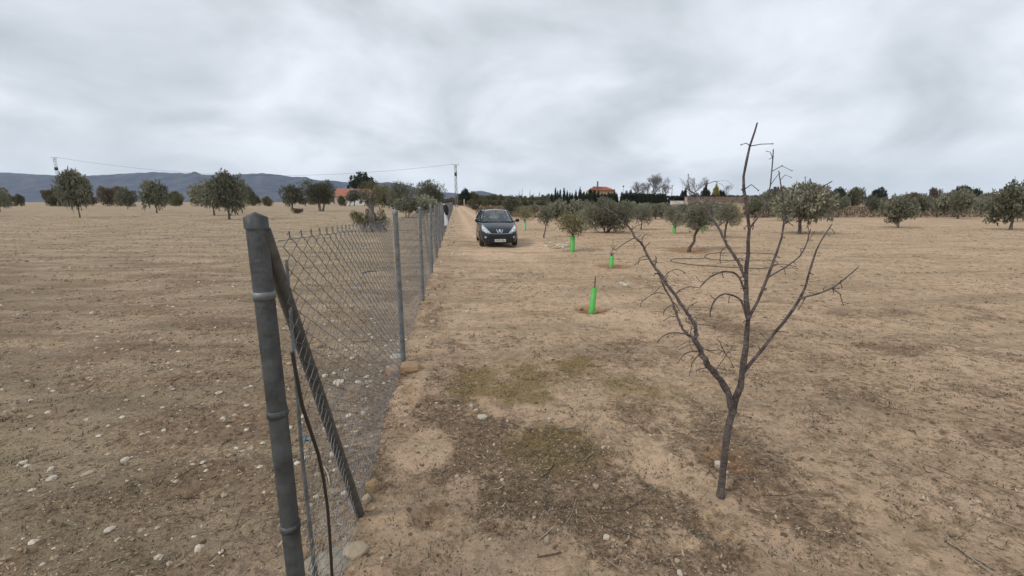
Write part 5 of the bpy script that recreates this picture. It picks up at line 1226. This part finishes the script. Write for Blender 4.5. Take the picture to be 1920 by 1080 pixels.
        for wy in (.80, 3.33):
            wh = link('wheel', None, e, (sx * .755, wy, .295)); w_ = .10
            mb = MB(); mb.lathe([(.19, -w_), (.275, -w_), (.293, -w_ * .7), (.297, 0), (.293, w_ * .7), (.275, w_), (.19, w_)], 36, axis='x'); mb.build('tyre', M['rubber'], wh)
            mb = MB(); mb.lathe([(.0, sx * .055), (.05, sx * .06), (.055, sx * .03)], 20, axis='x'); mb.lathe([(.195, sx * .085), (.185, sx * .09), (.175, sx * .02), (.175, -sx * .09)], 30, axis='x')
            for q in range(7):
                a = 2 * math.pi * q / 7; mb.tube([(sx * .05, .03 * math.cos(a), .03 * math.sin(a)), (sx * .07, .185 * math.cos(a), .185 * math.sin(a))], [.022, .016], 6)
            mb.build('rim', M['rim'], wh)
            mb = MB(); mb.lathe([(0, -sx * .02), (.17, -sx * .02)], 20, axis='x'); mb.build('brake_disc', M['black'], wh)
    # inside: floor pan, dashboard, wheel, seats
    mb = MB(); mb.box((0, 1.42, .90), (1.36, .42, .16)); mb.build('dashboard', M['seat'], e)
    mb = MB(); a_ = np.linspace(0, 6.2832, 22); mb.tube([(.36 + .18 * math.cos(t), 1.72 + .05 * math.sin(t), .96 + .17 * math.sin(t)) for t in a_], .014, 6, cap=False); mb.build('steering_wheel', M['black'], e)
    for sx, y0 in ((-.36, 2.25), (.36, 2.25), (-.40, 3.15), (.40, 3.15)):
        mb = MB(); mb.tube([(sx, y0 - .05, .55), (sx, y0, .85), (sx, y0 + .06, 1.10)], [.20, .22, .15], 12); mb.tube([(sx - .1, y0 + .09, 1.22), (sx + .1, y0 + .09, 1.22)], .075, 10); mb.tube([(sx, y0 + .08, 1.1), (sx, y0 + .09, 1.2)], .02, 6); mb.build('seat', M['seat'], e)
    mb = MB(); mb.tube([(-.05, 1.86, 1.36), (.05, 1.86, 1.36)], .028, 8); mb.tube([(0, 1.86, 1.36), (0, 1.84, 1.42)], .008, 5); mb.build('rear_view_mirror', M['black'], e)
    mb = MB()
    for s_, x0, x1 in ((1, -.60, -.02), (1, .02, .58)):
        mb.tube([(x0, .90 + .2 * (x0 / .7) ** 2 - .01, .99), ((x0 + x1) / 2, .93, 1.012), (x1, .915, 1.0)], .009, 5)
    mb.build('wiper', M['black'], e)
    mb = MB(); mb.tube([(0, 1.95, 1.47), (0, 2.3, 1.66)], [.006, .003], 5); mb.build('aerial', M['black'], e)
def yo(z, t):
    """the nose rakes back above and below the bumper line"""
    f = max(0, 1 - t / .9)
    return f * (max(0, z - .50) * .42 + max(0, .30 - z) * .35 + .0)
build_car()

# ------------------------------------------------------------------ what the plain goes on with, either side
rg = random.Random(77)
def spread_trees(n, xr, yr, label, group, kinds, hw, hz, name='olive_tree', cat='olive tree', mind=5.0, skip=None):
    pts = []; tries = 0
    while len(pts) < n and tries < 4000:
        tries += 1; y = rg.uniform(*yr); x = rg.uniform(*xr)
        if abs(x) > y * 1.35 + 3: continue
        if skip and skip(x, y): continue
        if any((x - a) ** 2 + (y - b) ** 2 < mind ** 2 for a, b in pts): continue
        pts.append((x, y)); h = rg.uniform(*hz); k = rg.choice(kinds)
        tree(name, label, cat, x, y, rg.uniform(*hw), h * .2, h, k, rg.randrange(5) if k != 'scrub' else rg.randrange(4), rg.uniform(.05, .1), group, seed=rg.randrange(9999))
u_of = lambda x, y: 960 + x / (y * CP + EYE * SP) * FOC
spread_trees(24, (14, 75), (24, 80), 'olive tree of the grove beyond the right border of the photograph', 'olive trees beyond the right border', ['olive', 'olive_d'], (1.0, 1.7), (2.0, 2.9), skip=lambda x, y: u_of(x, y) < 1400)
spread_trees(16, (-110, -22), (42, 110), 'old olive tree in the field beyond the left border of the photograph', 'olive trees beyond the left border', ['olive_d', 'olive'], (1.7, 2.8), (3.6, 5.2), skip=lambda x, y: u_of(x, y) > 515, mind=11)
for i in range(30):
    px = rg.uniform(-80, 520); cypress(px, rg.uniform(170, 210), rg.uniform(352, 372), rg.uniform(8, 16), 'distant bushy tree along the far side of the left field', 'distant trees beyond the left field', kind='scrub', cat='tree', name='scrub_tree', k=rg.randrange(4))
for i in range(30):
    px = rg.uniform(1440, 2000); cypress(px, rg.uniform(165, 200), rg.uniform(350, 370), rg.uniform(8, 15), 'distant bushy tree along the far side of the grove', 'distant trees beyond the grove', kind=rg.choice(['scrub', 'dark']), cat='tree', name='scrub_tree', k=rg.randrange(3))
for i in range(14):
    px = 572 + i * 19 + rg.uniform(-5, 5); cypress(px, 262 + rg.uniform(-5, 12), rg.uniform(366, 374), rg.uniform(8, 12), 'distant bushy tree at the back of the field behind the fence', 'distant trees at the back of the left field', kind='scrub', cat='tree', name='scrub_tree', k=rg.randrange(4))
# low dry vine stumps at the back of the grove
vm = MB()
for k in range(4): vm.tube([(0, 0, -.03), (.05 * math.cos(k * 1.6), .05 * math.sin(k * 1.6), .3), (.22 * math.cos(k * 1.6), .22 * math.sin(k * 1.6), .75)], [.035, .02, .006], 5)
vmesh = vm.mesh('vine', M['bark_br'])
for i in range(46):
    y = 62 + (i % 6) * 7 + rg.uniform(-1, 1); px = 893 + (i * 61) % 118; o = link('vine', vmesh, None, (base_at(px, y), y, 0), rg.uniform(0, 6)); tag(o, 'dry leafless vine stump at the back of the plot behind the car', 'vine', 'dry vine stumps behind the car')

# every member of a row gets its own description
ORD = 'first second third fourth fifth sixth seventh eighth ninth tenth eleventh twelfth thirteenth fourteenth fifteenth sixteenth seventeenth eighteenth nineteenth twentieth'.split()
def ordn(i):
    if i < 20: return ORD[i]
    return {2: 'twenty-', 3: 'thirty-', 4: 'forty-'}[(i + 1) // 10] + ORD[(i + 1) % 10 - 1] if (i + 1) % 10 else {30: 'thirtieth', 40: 'fortieth', 50: 'fiftieth'}[i + 1]
for grp, text in (('cypresses before the ochre house', 'dark pointed cypress, {} from the left in the row before the ochre house'), ('evergreen shrubs at the foot of the cypresses', 'dark evergreen shrub, {} from the left at the foot of the cypress row'),
                  ('hedge cypresses under the bare tree', 'dark hedge cypress, {} from the left under the big bare tree'), ('bushy trees in the scrub line', 'bushy tree, {} from the left in the scrub line closing off the track'),
                  ('low bushes before the scrub line', 'low bush, {} from the left before the scrub line at the end of the track'), ('leafless poplars above the scrub line', 'faint leafless poplar, {} from the left above the distant scrub line'),
                  ('olive trees in the back rows of the grove', 'grey-green olive tree in the back rows of the grove, {} from the left'), ('olive trees beyond the right border', 'olive tree beyond the almond tree, {} from the left out to the right'),
                  ('olive trees beyond the left border', 'old olive tree, {} from the left in the field out to the left'), ('distant trees beyond the left field', 'distant bushy tree, {} from the left along the far side of the left field'),
                  ('distant trees beyond the grove', 'distant tree, {} from the left along the far side of the grove out right'), ('distant trees at the back of the left field', 'distant bushy tree, {} from the left behind the fenced field')):
    ms = sorted([o for o in bpy.data.objects if o.get('group') == grp and o.parent is None], key=lambda o: o.location.x / max(o.location.y, 1))
    for i, o in enumerate(ms): o['label'] = text.format(ordn(i))
